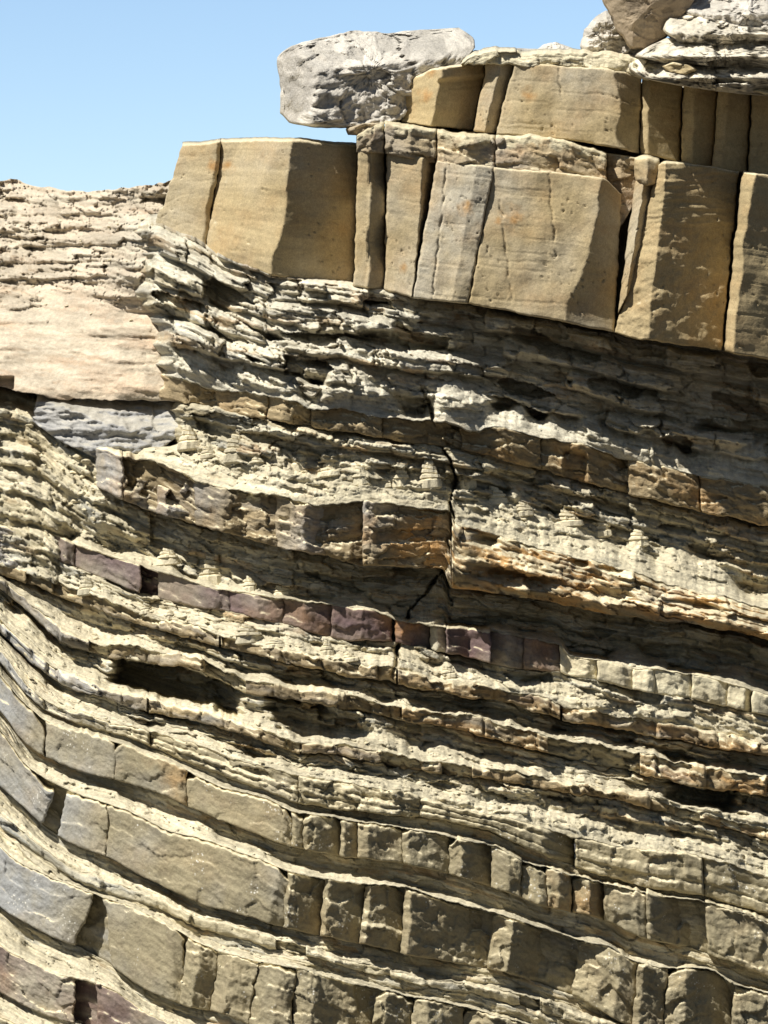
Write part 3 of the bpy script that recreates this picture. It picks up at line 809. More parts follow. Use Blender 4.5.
# --- bed V
V_blocks = [
    (X0, 80, .9, .03, .04, .95, 'large smooth blue-grey block at the left in the lowest jointed bed'),
    (110, 183, .85, .04, .08, .2, 'tan block right of the rough dark pocket in the lowest jointed bed'),
    (185, 214, .4, .02, .2, 0, 'dark rough block with a shaded right half in the lowest jointed bed'),
    (216, 252, .35, .12, .35, 0, 'round-edged block with a curved lit side in the lowest jointed bed'),
    (254, 291, .6, .14, .16, 0, 'block with a broad lit left face in the lowest jointed bed'),
    (294, 372, .25, .1, .4, 0, 'largest rough block of the lowest jointed bed near the bottom edge'),
    (374, 409, .3, .05, .15, 0, 'shaded block near the bottom edge right of the largest rough one'),
    (412, 460, .3, .08, .3, 0, 'block at the bottom edge with a lit left rim, half below the photo'),
    (462, 540, .4, .1, .2, 0, 'dim block at the bottom edge right of centre'),
    (542, X1, .5, .1, .2, 0, 'block of the lowest jointed bed below the bottom right corner'),
]
for i, (xl, xr, c, dl, dr, gr, lab) in enumerate(V_blocks[:9]):
    xll, xrr = ((xl, (93, 74)) if i == 0 else ((105, 114), xr)) if xl < 180 else ((xl + 4, xl - 4), (xr + 4, xr - 4))
    if xl > 190 and 'dark' not in lab:
        dr = min(dr, .5 * (xr - xl) * (1 - c) / 100)
    o = block('jointed_block', broken(C['V_t'], xl, xr, 70 + i), C['V_b'], xll, xrr, lambda x: facey('V', x), c, dl, dr, seed=590 + i, grey=FLANK, back=.8,
              rustv=.1, amp=1.1 if xl > 180 else .6, rise=10, r=2.0, edge=.024, gap=1.3)
    thing(o, lab, 'rock block', 'blocks of the lowest jointed bed')
structure(hard('cliff_core', C['V_t'], C['V_b'], 'V', X0, X1, kind='block', mat='block', seed=605, extra=lambda X, P, t: 0.3 + 0 * X))
structure(soft('cliff_shale', C['V_b'], C['Q_t'], lambda x: facey('V', x) + .26, lambda x: facey('Q', x) + .0, X0, X1, f0=lambda x: np.interp(x, [60, 300, 420], [.25, .55, .82]), fv=0.2, m=1, amp=0.03, finel=.35, pk=0.0, wall=.45, seed=608))
for i, (a, b, lab) in enumerate([(X0, 74, 'purple-brown block in the bottom left corner'), (97, 330, 'purple-brown block right of the square dark hole in the bottom left')]):
    o = block('ironstone_block', C['Q_t'], C['Q_b'], a, b, lambda x: facey('Q', x), .85, .03, .05, mat='ironstone', seed=610 + i, grey=.3, rustv=.3, back=.7)
    thing(o, lab, 'rock block', 'purple blocks in the bottom left corner')
structure(hard('cliff_core', C['Q_t'], C['Q_b'], 'Q', X0, X1, kind='block', mat='ironstone', seed=615, extra=lambda X, P, t: 0.3 + 0 * X))
structure(soft('cliff_shale', C['Q_b'], C['E_t'], lambda x: facey('Q', x) + .12, lambda x: facey('E', x), X0, X1, f0=lambda x: np.interp(x, [60, 300, 420], [.25, .55, .82]), fv=0.2, m=1, amp=0.03, finel=.35, pk=0.0, wall=.45, seed=618))
structure(hard('cliff_foot', C['E_t'], C['E_b'], 'E', X0, X1, kind='block', mat='block', seed=620, back=1.5))

# ================================================================== massive sandstone beds at the top
Lb = C['L_b']
Lt = curve([(150, 160), (182, 145), (225, 141), (292, 140), (357, 146), (385, 150), (437, 160), (492, 167), (560, 173), (606, 178), (622, 196), (640, 176), (665, 162), (700, 165), (740, 172), (768, 175), (840, 186)], 30, 0.4)


def shelf(pts):
    p = np.array(pts, float)
    return lambda x: np.interp(x, p[:, 0], p[:, 1])


def massive(lab, top, bot, xl, xr, ridge, c, dl, dr, seed, cb=None, rust=None, grey=0.25, lean=0.0, extra=None, r=2.2, edge=.035, back=1.6, rise=3, name='sandstone_block', group='blocks of the massive sandstone', mat='massive', kind='smooth', amp=1.0, rustv=0.3, wig=1.2, sand=None, gap=0.7, cracks=()):
    o = block(name, top, bot, xl, xr, ridge, c, dl, dr, kind=kind, mat=mat, seed=seed, cb=cb, rust=rust, grey=grey, lean=lean, extra=extra, r=r, edge=edge,
              back=back, rise=rise, amp=amp, rustv=rustv, wig=wig, under=-2, sand=sand, jut=0.0, gap=gap, cracks=cracks)
    return thing(o, lab, 'sandstone block', group)


massive('leftmost sandstone block of the upper wall, lit, sloping face', Lt, Lb, (183, 155), (221, 205), .95, .9, .3, .03, 701, rust=[(214, 165, 8)])
massive('big sandstone block with bright left face and shaded right face meeting at a corner', Lt, Lb, (222, 207), (358, 353), .0, .53, .72, .62, 702, cb=.45,
        rust=[(228, 166, 7)], extra=lambda X, P, t, u: .0075 * np.clip(256 - (P - 191) * .5 - X, 0, 40))
massive('slim wavy sandstone pillar right of the shaded corner block', Lt, Lb, (359, 354), (384, 385), .08, .5, .06, .24, 703,
        extra=lambda X, P, t, u: .05 * np.sin(P / 12.0) * (u > .4))
massive('upright sandstone block with a dark slanting groove on its right side', Lt, Lb, (388, 386), (436, 412), .06, .72, .12, .34, 704, cb=.97, rust=[(402, 267, 6)])
massive('lit sandstone block with grey streaks between groove and hairline crack', Lt, Lb, (438, 413), (493, 467), .0, .7, .08, .04, 705, cracks=[(447, 168, 432, 300)], rust=[(466, 208, 9)], grey=.75)
massive('widest sandstone block, large lit face with a rust spot and a dark right side', Lt, Lb, (494, 469), (621, 614), -.06, .86, .12, .3, 706, cb=.66, cracks=[(549, 172, 556, 258), (500, 200, 512, 300)], rust=[(513, 219, 14), (500, 221, 6)], grey=.3)
massive('slender twisted sandstone pillar in the dark joint', Lt, curve([(600, 322), (616, 318), (634, 282), (660, 275)], None), (636, 619), (655, 634), -.02, .5, .1, .14, 707)
massive('recessed shaded block filling the corner above the slender pillar', curve([(600, 152), (640, 158), (660, 165)], None), curve([(600, 236), (622, 226), (636, 200), (660, 190)], None), 607, 640, .28, .4, .1, .1, 710, kind='ledge', mat='crumbly', amp=.4)
massive('big rough-faced sandstone block with a thin lit left edge', Lt, Lb, (657, 615), (738, 721), -.12, .12, .2, .5, 708, cb=.33, grey=0,
        extra=lambda X, P, t, u: -.04 * smooth01((.38 - t) * 9) + .02 * fbm(X / 30., P / 5., 790, 3) * smooth01((.4 - t) * 9) + .018 * fbm(X / 14., P / 12., 792, 3) * smooth01((t - .3) * 9))
massive('sandstone block in shade at the right margin of the lower tier', Lt, Lb, (743, 725), (850, 850), -.2, .12, .12, .7, 709, cb=.06, grey=0)
# crumbly cap of the lower tier
Ct = curve([(350, 142), (360, 134), (385, 122), (420, 129), (470, 136), (540, 137), (575, 143), (600, 150), (640, 166), (840, 180)], 31, 1.0)
Cb = curve([(350, 152), (385, 154), (437, 163), (492, 170), (560, 176), (606, 182), (840, 190)], 32, .6)
cap = [(357, 384, 'rounded crumbly cap lump above the slim wavy pillar'), (386, 436, 'crumbly brown cap rock above the block with the slanting groove'),
       (438, 494, 'crumbly brown cap rock in the middle of the sandstone wall'), (496, 606, 'long crumbly brown cap rock above the widest sandstone block')]
for i, (a, b, lab) in enumerate(cap):
    massive(lab, Ct, Cb, a, b, .03, .5, .1, .12, 720 + i, name='cap_rock', group='crumbly cap rocks on the lower tier', mat='crumbly', kind='ledge', amp=.6, rustv=.5, rise=5, back=1.0, sand=lambda X, P, t, u: smooth01((.3 - t + .25 * fbm(X / 12., P / 12., 791, 3)) * 6))
massive('small round knob of layered sandstone between two dark joints', curve([(632, 160), (645, 156), (658, 160)], 35, .4), curve([(630, 178), (645, 186), (658, 184)], 36, .4), 635, 659, -.1, .5, .12, .12, 726, name='cap_rock', mat='massive', r=8, edge=.12,
        group='crumbly cap rocks on the lower tier', back=.6)
# upper tier
Ut = curve([(398, 112), (404, 92), (415, 76), (430, 70), (470, 64), (490, 62), (530, 64), (600, 67), (640, 76), (700, 84), (768, 90), (840, 96)], 33, .5, 5)
Ub = curve([(398, 122), (430, 126), (470, 131), (520, 136), (590, 143), (640, 154), (700, 167), (768, 176), (840, 186)], 34, .4)
massive('leaning block at the left end of the upper tier with a hollow dark side', Ut, Ub, (408, 401), (486, 472), .42, .45, .3, .45, 731, cb=.42, rust=[(424, 95, 8), (432, 72, 6)], edge=.1, grey=.1,
        extra=lambda X, P, t, u: -.14 * smooth01((.25 - t) * 12) * (u > .4))
massive('slim upper-tier block leaning beside the hollow', Ut, Ub, (487, 474), (514, 494), .36, .5, .06, .16, 732)
massive('long lit upper-tier block with a dappled dark right end', Ut, Ub, (515, 496), (641, 638), .2, .8, .15, .26, 733, cb=.86, cracks=[(590, 90, 640, 106), (558, 66, 562, 100)], rust=[(528, 95, 9)])
massive('upper-tier block in half shade with fine level banding', Ut, Ub, (643, 640), (682, 679), .42, .18, .06, .25, 734, grey=0, rustv=.35)
massive('upper-tier block with a bright strip down its left side', Ut, Ub, (685, 682), (718, 710), .42, .35, .05, .22, 735, grey=0, rustv=.4)
massive('darkest upper-tier block under the crumbling grey crust', Ut, Ub, (720, 712), (750, 747), .42, .3, .03, .2, 736, grey=0, rustv=.3)
massive('upper-tier block at the right margin with a lit lower corner', Ut, Ub, (753, 750), (850, 850), .42, .4, .06, .3, 737, grey=0, rustv=.35)
# sandy crust on the upper tier
St = curve([(462, 62), (470, 53), (500, 50), (530, 53), (560, 54), (600, 54), (640, 58)], 37, 1.2)
Sb = curve([(462, 66), (500, 65), (560, 67), (600, 69), (650, 80)], 38, 1.0)
o = block('sandy_crust', St, Sb, 464, 648, .3, .5, .05, .05, kind='ledge', mat='shale', seed=741, rise=4, back=1.4, amp=.6, sand=lambda X, P, t, u: .9 + 0 * X)
thing(o, 'pale sandy crust on top of the long upper-tier block', 'crust')
Ft = curve([(630, 60), (660, 66), (700, 72), (768, 80), (840, 88)], 71, 1.2)
Fb = curve([(630, 70), (660, 78), (700, 86), (768, 94), (840, 102)], 72, 1.0)
for i, (a, b, lab) in enumerate([(634, 712, 'thin flaky layer of pale rock wedged under the left half of the grey crust'), (714, 850, 'thin flaky layer of brown rock under the right half of the grey crust')]):
    o = block('flaky_layer', Ft, Fb, a, b, -.22, .5, .1, .1, kind='shale', mat='shale', seed=761 + i, amp=.8, rise=4, back=1.5, extra=lambda X, P, t, u: -.1 * layers(X / PXM, t, 3, 1., 763)[0])
    thing(o, lab, 'rock layer')
# dark rock behind and under the massive blocks so that joints read as joints
bk_t = curve([(150, 165), (190, 152), (290, 148), (357, 150), (385, 128), (600, 150), (640, 120), (840, 130)], None)
X, P, t, u = grid(bk_t, Lb, (195, 180), 850, 6)
structure(relief('cliff_core', X, P, 0.9 + base(X) * .2 + 0 * X + .7 * smooth01((260 - X) / 80), 'massive', back=3.0, rise=2, under=10))
X, P, t, u = grid(curve([(420, 84), (480, 74), (640, 84), (840, 104)]), Ub, 425, 850, 6)
structure(relief('cliff_core', X, P, 0.95 + 0 * X, 'massive', back=3.0, rise=2, under=10))


# ================================================================== boulders on top
def lump(name, outline, Yc, T, planes, mat, seed, rough=.06, N=190, R=46, fac=.14, rustv=0.0, round_=5.0, fs=.3):
    pts = np.array(outline, float)
    cx, cy = pts.mean(0)
    ang = np.arctan2(pts[:, 1] - cy, pts[:, 0] - cx)
    rad = np.hypot(pts[:, 1] - cy, pts[:, 0] - cx)
    od = np.argsort(ang)
    th = np.linspace(-math.pi, math.pi, N, endpoint=False)
    a3 = np.concatenate([ang[od] - 2 * math.pi, ang[od], ang[od] + 2 * math.pi])
    # interpolate corner to corner along straight lines
    px_ = np.concatenate([pts[od, 0]] * 3); py_ = np.concatenate([pts[od, 1]] * 3)
    k = np.searchsorted(a3, th) - 1
    ax, ay, bx, by = px_[k] - cx, py_[k] - cy, px_[k + 1] - cx, py_[k + 1] - cy
    ct, stn = np.cos(th), np.sin(th)
    den = (bx - ax) * stn - (by - ay) * ct
    rr = np.abs((bx - ax) * ay - (by - ay) * ax) / np.maximum(np.abs(den), 1e-6)
    rr = rr * (1 + .03 * fbm(np.cos(th) * 3, np.sin(th) * 3, seed, 3))
    V, kv, bd = [], [], []
    rs = np.sin(np.linspace(0, 1, R + 1)[1:] * math.pi / 2)

    def ring(r, front):
        x, y = cx + rr * r * ct, cy + rr * r * stn
        if front:
            pd = np.max([a + b * (x - cx) + c * (y - cy) for a, b, c in planes], 0)
            pd = np.minimum(pd, T)
            D = Yc + np.maximum(pd, -.5 * T + 1.5 * T * r ** (2 * round_))
            d, c1 = facets(x / PXM / fs, y / PXM / (fs * .6), seed + 3, 1.6, .15)
            d2, c2 = facets(x / PXM / (fs * .33), y / PXM / (fs * .25), seed + 4, 1.4, .25)
            D = D - fac * d * (1 - r ** 8) - .45 * fac * d2 - .22 * fac * facets(x / PXM / (fs * .13), y / PXM / (fs * .1), seed + 6, 1.4, .4)[0] - rough * fbm(x / 14., y / 9., seed + 5, 4)
        else:
            D = Yc + T + T * .8 * np.sqrt(np.clip(1 - r * r, 0, 1)) + 0 * x
            c2 = .5 + 0 * x
        xx, yy, zz = put(x, y, D)
        return np.stack([xx, yy, zz], -1), np.stack([rustv + 0 * x, c2, 0 * x, 0 * x], -1), np.stack([x / PXM, y / PXM, 0 * x], -1)
    for r in rs:
        v, k4, b3 = ring(r, True); V.append(v); kv.append(k4); bd.append(b3)
    for r in (.95, .8, .5, .1):
        v, k4, b3 = ring(r, False); V.append(v); kv.append(k4); bd.append(b3)
    n = len(V)
    V = np.concatenate(V); kv = np.concatenate(kv); bd = np.concatenate(bd)
    idx = np.arange(n * N).reshape(n, N)
    nx = np.roll(idx, -1, 1)
    q = np.stack([idx[:-1], nx[:-1], nx[1:], idx[1:]], -1).reshape(-1, 4)[:, ::-1]
    return link_mesh(name, V, (q, [list(idx[0][::-1])[::-1], list(idx[-1][::-1])]), mat, bd, kv)


o = lump('boulder', [(279, 57), (290, 47), (301, 41), (330, 36), (354, 30), (385, 33), (422, 29), (460, 27), (475, 38), (474, 48), (460, 66), (438, 76), (415, 105), (400, 120), (379, 126), (345, 129), (316, 128), (291, 122), (280, 113), (278, 82)],
         .75, 1.3, [(-.3, .0066, -.001), (-2.3, -.03, .0), (-.5, .004, -.03)], 'boulder', 801, fac=.13, rough=.03, round_=36, fs=.5)
thing(o, 'long pale grey boulder perched on the upper left of the sandstone wall', 'boulder')
o = lump('boulder', [(598, -14), (604, 4), (617, 30), (630, 49), (646, 50), (668, 36), (690, 10), (704, -14), (650, -50)], .5, .6, [(-.3, .004, .004), (-.5, -.012, .004)], 'brown_boulder', 802, fac=.02, rough=.01, round_=16)
thing(o, 'smooth brown boulder rising out of the top of the photo', 'boulder')
o = lump('boulder', [(580, 46), (584, 30), (596, 16), (606, 10), (624, 20), (644, 40), (650, 66), (600, 68), (584, 62)], 1.3, .4, [(-.2, .004, 0)], 'boulder', 803, fac=.06)
thing(o, 'small pale boulder half hidden by the brown boulder', 'boulder')
o = lump('boulder', [(668, 10), (690, -4), (720, -22), (790, -26), (830, 0), (820, 40), (760, 44), (700, 36)], .6, .6, [(-.3, .003, .002), (-.2, 0, -.02)], 'boulder', 804, fac=.16, rough=.03, fs=.5)
thing(o, 'grey cracked boulder at the top right corner', 'boulder')
M['crust'] = material('cream_crust', (0.66, 0.6, 0.48), (0.52, 0.47, 0.37), lam=0.2, lam_scale=20, bump=0.8, stain=0.35, sand=(0.72, 0.67, 0.55))
for i, (ol, yc, lab) in enumerate([
        ([(626, 64), (640, 56), (680, 58), (730, 62), (840, 66), (840, 92), (790, 98), (720, 92), (680, 86), (640, 78), (628, 70)], -.2, 'lowest cream crust slab overhanging the right end of the upper tier'),
        ([(632, 56), (650, 44), (664, 38), (700, 38), (768, 42), (840, 46), (840, 72), (768, 70), (700, 66), (664, 64)], -.1, 'middle cream crust slab with a knobbly edge, under the topmost lump'),
        ([(660, 30), (668, 16), (686, 10), (712, 18), (740, 26), (790, 30), (840, 36), (840, 52), (740, 48), (680, 46)], .1, 'topmost cream crust lump beside the brown boulder')]):
    o = lump('crust_slab', ol, yc, .9, [(-.4, .001, .0), (-.2, 0, -.03), (-.35, 0, .02)], 'crust', 805 + 20 * i, fac=.17, rough=.05, fs=.34, round_=14)
    thing(o, lab, 'crust', 'slabs of the cream crust')
o = lump('flat_stone', [(660, 66), (672, 61), (690, 64), (700, 70), (688, 76), (668, 73)], -.32, .3, [(-.1, 0, 0)], 'massive', 806, fac=.03, rough=.02, N=60, R=14)
thing(o, 'small flat yellowish stone tucked under the grey crust', 'stone')
o = lump('shadow_gap_lump', [(345, 128), (362, 123), (384, 122), (386, 132), (366, 136), (348, 135)], .3, .4, [(-.1, 0, 0)], 'brown_boulder', 807, fac=.03, N=60, R=14)  # dark lump put where only shade lies below the boulder
thing(o, 'dark lump standing in for the shadow gap under the grey boulder', 'stone')
o = lump('boulder', [(440, 74), (452, 58), (476, 50), (520, 48), (560, 50), (580, 54), (580, 80), (440, 84)], 2.2, .5, [(-.1, 0, -.02)], 'boulder', 808, fac=.05)
thing(o, 'low grey rock hump behind the sandy crust', 'boulder')
o = lump('boulder', [(534, 52), (544, 44), (556, 42), (570, 47), (580, 54), (560, 60), (540, 60)], 3.0, .4, [(-.1, 0, -.02)], 'boulder', 809, fac=.04)
thing(o, 'small far rounded rock on the skyline left of the pale boulder', 'boulder')

# ================================================================== left: hillside, slab and rubble slope
Ht = curve([(-160, 230), (-60, 186), (0, 181), (16, 179), (40, 187), (75, 190), (112, 190), (150, 185), (172, 178), (200, 186), (240, 240), (330, 290)], 41, .8)
Pb = curve([(-160, 366), (0, 386), (30, 393), (52, 399), (100, 399), (200, 402), (330, 410)], 43, .7)
X, P, t, u = grid(Ht, Pb, -160, 330, 1.3)
xm, sm = X / PXM, (P - 180 - .1 * X) / PXM
tb = np.clip((P - 183) / 207.0, 0, 1)
rough = smooth01((.62 - tb) / .16 + .5 * fbm(xm / .5, sm / .3, 907, 3))
d, c = rockdisp(xm / 1.3, sm * .9, 900, 'shale')
d9, c9 = rockdisp(xm, sm * 1.1, 906, 'sand')
ly, lr = layers(xm, tb, 13, .16, 901, .35)
wj = smooth01((X - 10) / 150)
D = (4.9 - 3.2 * tb ** .9) * (1 - wj) + (2.5 - 1.2 * tb) * wj - .62 * smooth01((X - 85) / 65) * smooth01((.64 - tb) / .2) * smooth01((tb - .1) / .15)
D = D - (.8 * d + 1.3 * d9 + ly) * rough - (.25 * d9) * (1 - rough) - .05 * fbm(xm / .7, sm / .25, 910, 4) - .04 * layers(xm, tb, 16, 1.0, 911, .9)[0] * (1 - rough)
low = smooth01((tb - .93) * 40) * smooth01((46 - X) / 12)
D = D - .0 * low + .3 * low * (np.sin(X / 9. + 1.0) > .55)
structure(relief('hillside', X, P, D, 'hill', back=5, rise=-14, under=-2, keep='hill',
                 k=(np.clip(fbm(xm / 1.2, sm / .22, 902, 3) * .9 + .35 * (1 - rough), 0, 1), .5 * c + .5 * lr, np.clip(fbm(xm / .7, sm / .2, 903, 3) * .6 * rough + smooth01((X - 90) / 60) * rough, 0, 1), .25)))

# blue-grey slab
Kt = curve([(30, 398), (38, 393), (60, 391), (110, 389), (168, 388), (190, 398)], 44, .5)
Kb = curve([(30, 418), (36, 424), (60, 441), (93, 457), (130, 456), (158, 450), (190, 428)], 45, .5)


def kx(X, P, t, u):
    cr = np.interp(X, [33, 65, 95, 130, 156, 190], [.25, .3, .45, .6, .75, .8])
    q = np.clip(t / cr, 0, 1)
    return .75 * (1 - q) + .02 * np.sin(P / 3.) - .05 * fbm(X / 20., P / 6., 915, 4)


o = block('grey_slab', Kt, Kb, (38, 33), (204, 206), lambda x: np.interp(x, [33, 60, 95, 190], [1.75, 1.42, 1.22, 1.0]), .5, .0, .0, mat='slab', kind='block', seed=916, extra=kx, amp=.8, r=5, back=1.0, rise=2, grey=.5)
thing(o, 'broad blue-grey slab with a worn flat top left of the cliff nose', 'rock slab')

# rubble slope below the slab
Rt = curve([(-160, 370), (0, 392), (35, 402), (60, 420), (95, 440), (130, 450), (200, 470)], 46, .6)
Rb = lambda x: C['G1_t'](x) + 3
X, P, t, u = grid(Rt, Rb, -120, 150)
xm, sm = X / PXM, (P - Rt(X)) / PXM
d, c = rockdisp(xm, sm, 920, 'ledge')
d2, c2 = rockdisp(xm, sm, 921, 'sand')
ly, lr = layers(xm, t, 7, .18, 922)
ylip = facey('G1', X)
D = (2.0 - .5 * smooth01((X - 40) / 60)) * (1 - t) + ylip * t + .5 * (1 - smooth01((t - .02) * 12)) * smooth01((52 - X) / 20) + .7 * smooth01((X - 48) / 40) * smooth01((t - .45) * 4) - .8 * d - d2 - ly * smooth01(t * 6)
structure(relief('rubble_slope', X, P, D, 'shale', back=2.5, rise=25, under=6, keep='slope',
                 k=(np.clip(fbm(xm / .6, sm / .2, 923, 3) - .25, 0, 1) * .8, .5 * c + .5 * lr, np.clip(.3 + fbm(xm / .6, sm / .3, 924, 3), 0, 1), smooth01(fbm(xm / .5, sm / .4, 925, 3) * 2 + .3))))
slope_ledges = [([(-60, 436), (10, 441), (40, 446), (60, 455)], [(-60, 468), (10, 466), (40, 462), (60, 461)], -60, 52, .3, 1.95, 'lilac-grey weathered ledge at the left margin above the rubble', 'slab'),
                ([(-60, 476), (0, 482), (30, 487), (58, 497)], [(-60, 498), (0, 506), (30, 512), (58, 517)], -60, 56, .4, 1.75, 'dark layered ledge at the left margin amid the rubble', 'ledge'),
                ([(-60, 520), (0, 526), (24, 530), (40, 538)], [(-60, 560), (0, 566), (24, 570), (40, 574)], -60, 34, .3, 1.55, 'blocky grey outcrop at the left margin below the layered ledge', 'ledge')]
for i, (tp, bt, a, b, gr, yy, lab, mt) in enumerate(slope_ledges):
    o = block('outcrop', curve(tp, 47 + i, 1.2), curve(bt, 57 + i, 1.0), a, b, yy, .8, .2, .15, mat=mt, kind='ledge', seed=930 + i, grey=.6, rustv=.3, back=1.0, rise=4, amp=.8)
    thing(o, lab, 'rock ledge')

# ------------------------------------------------------------------ loose stones
rg = np.random.default_rng(11)
stone_meshes = []
import bmesh
for i in range(7):
    bm = bmesh.new()
    for _ in range(16):
        v = rg.normal(size=3); v /= np.linalg.norm(v)
        v *= rg.uniform(.75, 1.05) * np.array([1, .8, .55])
        bm.verts.new(v)
    bmesh.ops.convex_hull(bm, input=bm.verts[:])
    for v in [v for v in bm.verts if not v.link_faces]:
        bm.verts.remove(v)
    bmesh.ops.bevel(bm, geom=bm.edges[:], offset=.07, segments=1, affect='EDGES')
    me = bpy.data.meshes.new('stone'); bm.to_mesh(me); bm.free()
    n = len(me.vertices)
    a = me.attributes.new('bed', 'FLOAT_VECTOR', 'POINT')
    a.data.foreach_set('vector', np.full(n * 3, i * .3, np.float32))
    a = me.attributes.new('k', 'FLOAT_COLOR', 'POINT')
    a.data.foreach_set('color', np.tile([0, rg.uniform(), 0, .3], n).astype(np.float32))
    me.materials.append(M['stone'])
    stone_meshes.append(me)


def drop(keep, px, py, size, label, group, flat=1.0):
    X, P, D = SURF[keep]
    j = np.argmin((X - px) ** 2 + (P - py) ** 2)
    Y = D.ravel()[j]
    o = bpy.data.objects.new('stone', stone_meshes[rg.integers(len(stone_meshes))])
    COL.objects.link(o)
    s = size / PXM
    o.location = put(px, py, Y - s * .25)
    o.scale = (s * rg.uniform(.85, 1.3), s, s * flat * rg.uniform(.8, 1.2))
    o.rotation_euler = (rg.uniform(-.3, .3), rg.uniform(-.25, .35), rg.uniform(0, 6.3))
    return thing(o, label, 'stone', group)


for k in range(80):
    cx_, cy_ = [(78, 468), (92, 490), (60, 455), (100, 530), (40, 470), (20, 415), (75, 500)][rg.integers(7)]
    drop('slope', cx_ + rg.normal() * 13, cy_ + rg.normal() * 12, rg.choice([2.5, 3.5, 5, 7], p=[.35, .35, .22, .08]), 'pale angular stone in the rubble patch below the blue-grey slab', 'rubble stones below the blue-grey slab')
for k in range(50):
    px = rg.uniform(190, 640)
    py = C['A_b'](px) + (C['D_t'](px) - C['A_b'](px)) * rg.uniform(.45, .8)
    drop('cliff_shale340', px, py, rg.choice([2, 3, 4.5], p=[.45, .4, .15]), 'small pale stone lying on the bright sandy bench above the long ledge', 'stones on the sandy bench', .8)

for k in range(25):
    px = rg.uniform(0, 160)
    drop('hill', px, rg.uniform(195, 305) + .12 * px, rg.choice([2, 3, 4.5], p=[.5, .35, .15]), 'small pale stone scattered on the hillside behind the cliff', 'stones scattered on the hillside', .7)
for key, upper, lower, x0_, x1_, n_, lab_ in (
        ('cliff_shale430', 'P_b', 'G1_t', 70, 760, 50, 'shelf just below the ironstone band'),
        ('cliff_shale450', 'G1_b', 'G2_t', 40, 760, 25, 'second shelf below the ironstone band'),
        ('cliff_shale470', 'G2_b', 'G3_t', 240, 760, 25, 'third shelf below the ironstone band'),
        ('cliff_shale490', 'G3_b', 'W_t', 60, 760, 25, 'slope above the thin laminated bed'),
        ('cliff_shale380', 'D_b', 'P_t', 110, 300, 15, 'shaded slope above the purple blocks')):
    for k in range(n_):
        px = rg.uniform(x0_, x1_)
        py = C[upper](px) + (C[lower](px) - C[upper](px)) * rg.uniform(.55, .97)
        drop(key, px, py, rg.choice([1.8, 2.6, 4], p=[.5, .35, .15]), 'small pale stone lying on the ' + lab_, 'stones on the ' + lab_, .75)


def pinnacle(keep, px, py, hgt, wid, seed, label, group):
    """a weathered stack of shale flakes left standing on a bench"""
    X, P, D = SURF[keep]
    j = np.argmin((X - px) ** 2 + (P - py) ** 2)
    Y = D.ravel()[j] + .03
    r = np.random.default_rng(seed)
    N, lv = 22, max(4, int(hgt / 4.5))
    V, B, th = [], [], np.linspace(0, 2 * math.pi, N, endpoint=False)
    ox = oy = 0
    x0, y0, z0 = put(px, py, Y)
    for l in range(lv):
        f = l / lv
        w = wid / PXM * (1 - f) ** .75 * r.uniform(.8, 1.2) + .008
        ox += r.normal() * .008; oy += r.normal() * .008
        sh = 1 + .22 * fbm(np.cos(th) * 2 + l * 3, np.sin(th) * 2, seed, 3)
        za, zb = (hgt / PXM) * (f - (.25 if l == 0 else 0)), (hgt / PXM) * (l + .8) / lv
        for z, k in ((za, .8), (za + (zb - za) * .25, 1.0), (zb, .92)):
            V.append(np.stack([x0 + ox + w * k * sh * np.cos(th), y0 + oy + w * k * sh * np.sin(th) * .8, z0 + z + .012 * np.cos(th + l) + 0 * th], -1))
    n = len(V); V = np.concatenate(V)
    idx = np.arange(n * N).reshape(n, N); nx = np.roll(idx, -1, 1)
    q = np.stack([idx[:-1], nx[:-1], nx[1:], idx[1:]], -1).reshape(-1, 4)
    o = link_mesh('shale_pinnacle', V, (q, [list(idx[0][::-1]), list(idx[-1])]), 'stone', V, np.tile([0, r.uniform(), .2, .2], (len(V), 1)), False)
    return thing(o, label, 'rock pinnacle', group)


for i, (px, py, hg, wd) in enumerate([(190, 446, 20, 12), (209, 456, 10, 8), (236, 458, 24, 15), (258, 466, 10, 7), (298, 468, 22, 9), (329, 474, 12, 10), (361, 482, 16, 9), (385, 486, 9, 7), (401, 484, 18, 9), (428, 484, 24, 13), (446, 482, 12, 6),
                                      (468, 484, 26, 8), (497, 502, 16, 12), (524, 514, 12, 10), (566, 524, 14, 14), (602, 534, 15, 12), (640, 544, 15, 12)]):
    pinnacle('cliff_shale340', px, py, hg, wd, 1200 + i, 'small pale pinnacle of stacked shale standing at the back of the sandy bench', 'shale pinnacles on the sandy bench')
for i, (px, py, hg, wd) in enumerate([(170, 562, 14, 14), (210, 580, 26, 13), (250, 590, 14, 7), (280, 594, 8, 12)]):
    pinnacle('cliff_shale380', px, py, hg, wd, 1240 + i, 'pointed shale pinnacle standing directly above the purple ironstone blocks', 'shale pinnacles above the ironstone band')
for i, (px, py, hg, wd) in enumerate([(86, 592, 16, 9), (147, 612, 9, 6), (170, 618, 8, 5), (249, 640, 16, 14), (275, 646, 8, 9), (326, 654, 14, 7), (350, 660, 8, 8), (450, 676, 10, 7)]):
    pinnacle('cliff_shale430', px, py, hg, wd, 1260 + i, 'small sandy pinnacle on the shelf just below the ironstone band', 'pinnacles on the shelf below the ironstone band')

# ================================================================== ground, plateau
def sheet(name, pts, mat):
    V = np.array(pts, float)
    o = link_mesh(name, V, (np.array([[0, 1, 2, 3]]), []), mat, np.zeros((4, 3)), np.tile([0, .5, 0, 0], (4, 1)), False)
    return structure(o)


sheet('beach', [(-3000, -3000, 0), (3000, -3000, 0), (3000, 3000, 0), (-3000, 3000, 0)], 'beach')

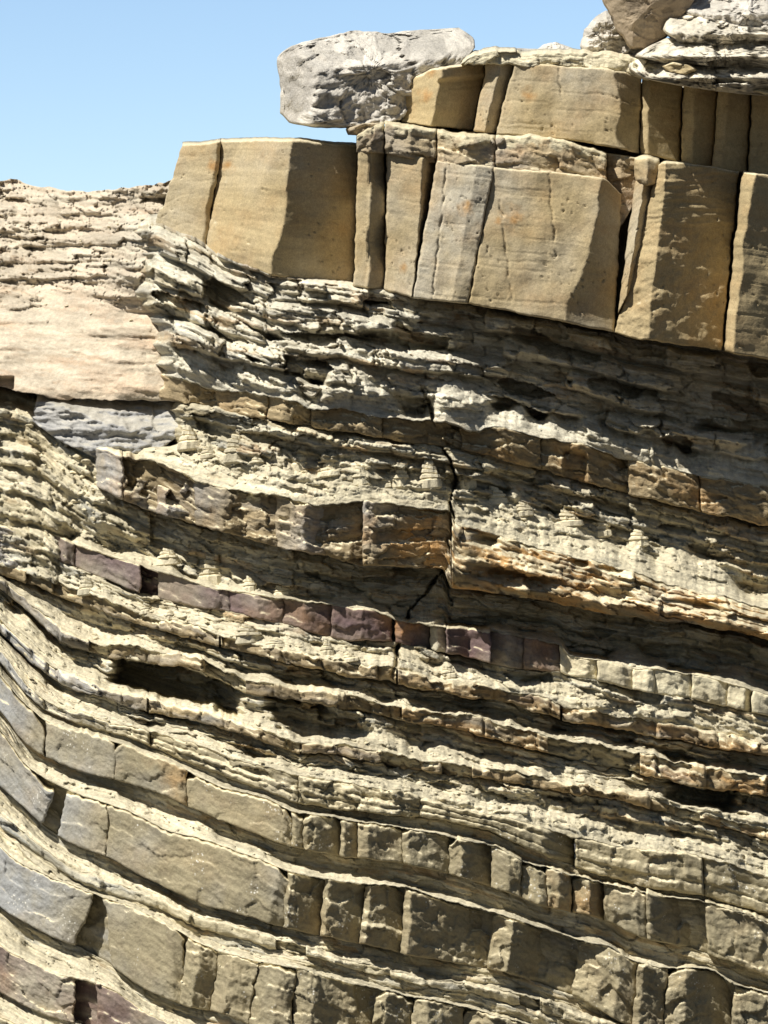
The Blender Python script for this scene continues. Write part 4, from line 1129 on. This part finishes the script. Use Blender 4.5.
# ================================================================== light, sky, camera
Ldir = np.array([.465, .395, -.79]); Ldir /= np.linalg.norm(Ldir)
el = math.asin(-Ldir[2])
az = math.atan2(-Ldir[0], -Ldir[1])          # compass angle of the sun seen from the scene (from +y towards +x)
sun = bpy.data.lights.new('sun', 'SUN')
sun.energy = 5.0; sun.angle = math.radians(.5); sun.color = (1.0, .95, .86)
so = bpy.data.objects.new('sun', sun); COL.objects.link(so)
from mathutils import Vector
so.rotation_euler = Vector(Ldir.tolist()).to_track_quat('-Z', 'Y').to_euler()
w = bpy.data.worlds.new('World'); sc.world = w; w.use_nodes = True
nt = w.node_tree
bg = nt.nodes['Background']
sky = nt.nodes.new('ShaderNodeTexSky'); sky.sky_type = 'NISHITA'; sky.sun_disc = False
sky.sun_elevation = el; sky.sun_rotation = az; sky.air_density = 1.0; sky.dust_density = .3; sky.ozone_density = 2.2
# sky scaled by direction: brighter behind the cliff, dimmed seaward to cut fill light
tcw = nt.nodes.new('ShaderNodeTexCoord'); sxw = nt.nodes.new('ShaderNodeSeparateXYZ'); nt.links.new(tcw.outputs['Generated'], sxw.inputs[0])
mrw = nt.nodes.new('ShaderNodeMapRange'); mrw.interpolation_type = 'SMOOTHSTEP'
mrw.inputs[1].default_value = -.2; mrw.inputs[2].default_value = .9; mrw.inputs[3].default_value = .4; mrw.inputs[4].default_value = 1.75
nt.links.new(sxw.outputs[1], mrw.inputs[0])
tnt = nt.nodes.new('ShaderNodeVectorMath'); tnt.operation = 'MULTIPLY'; tnt.inputs[1].default_value = (1.0, 1.0, 1.0)
nt.links.new(sky.outputs[0], tnt.inputs[0])
vmw = nt.nodes.new('ShaderNodeVectorMath'); vmw.operation = 'SCALE'
nt.links.new(tnt.outputs[0], vmw.inputs[0]); nt.links.new(mrw.outputs[0], vmw.inputs['Scale'])
nt.links.new(vmw.outputs[0], bg.inputs[0]); bg.inputs[1].default_value = .07

cam = bpy.data.cameras.new('camera'); co = bpy.data.objects.new('camera', cam); COL.objects.link(co)
co.location = (0, -CAM_D, Z0); co.rotation_euler = (math.pi / 2, 0, 0)
cam.sensor_width = 36; cam.lens = 36 * CAM_D / 10.24; cam.clip_end = 5000
sc.camera = co
sc.view_settings.view_transform = 'Standard'; sc.view_settings.look = 'None'
sc.view_settings.exposure = 0.42; sc.view_settings.gamma = 1.0
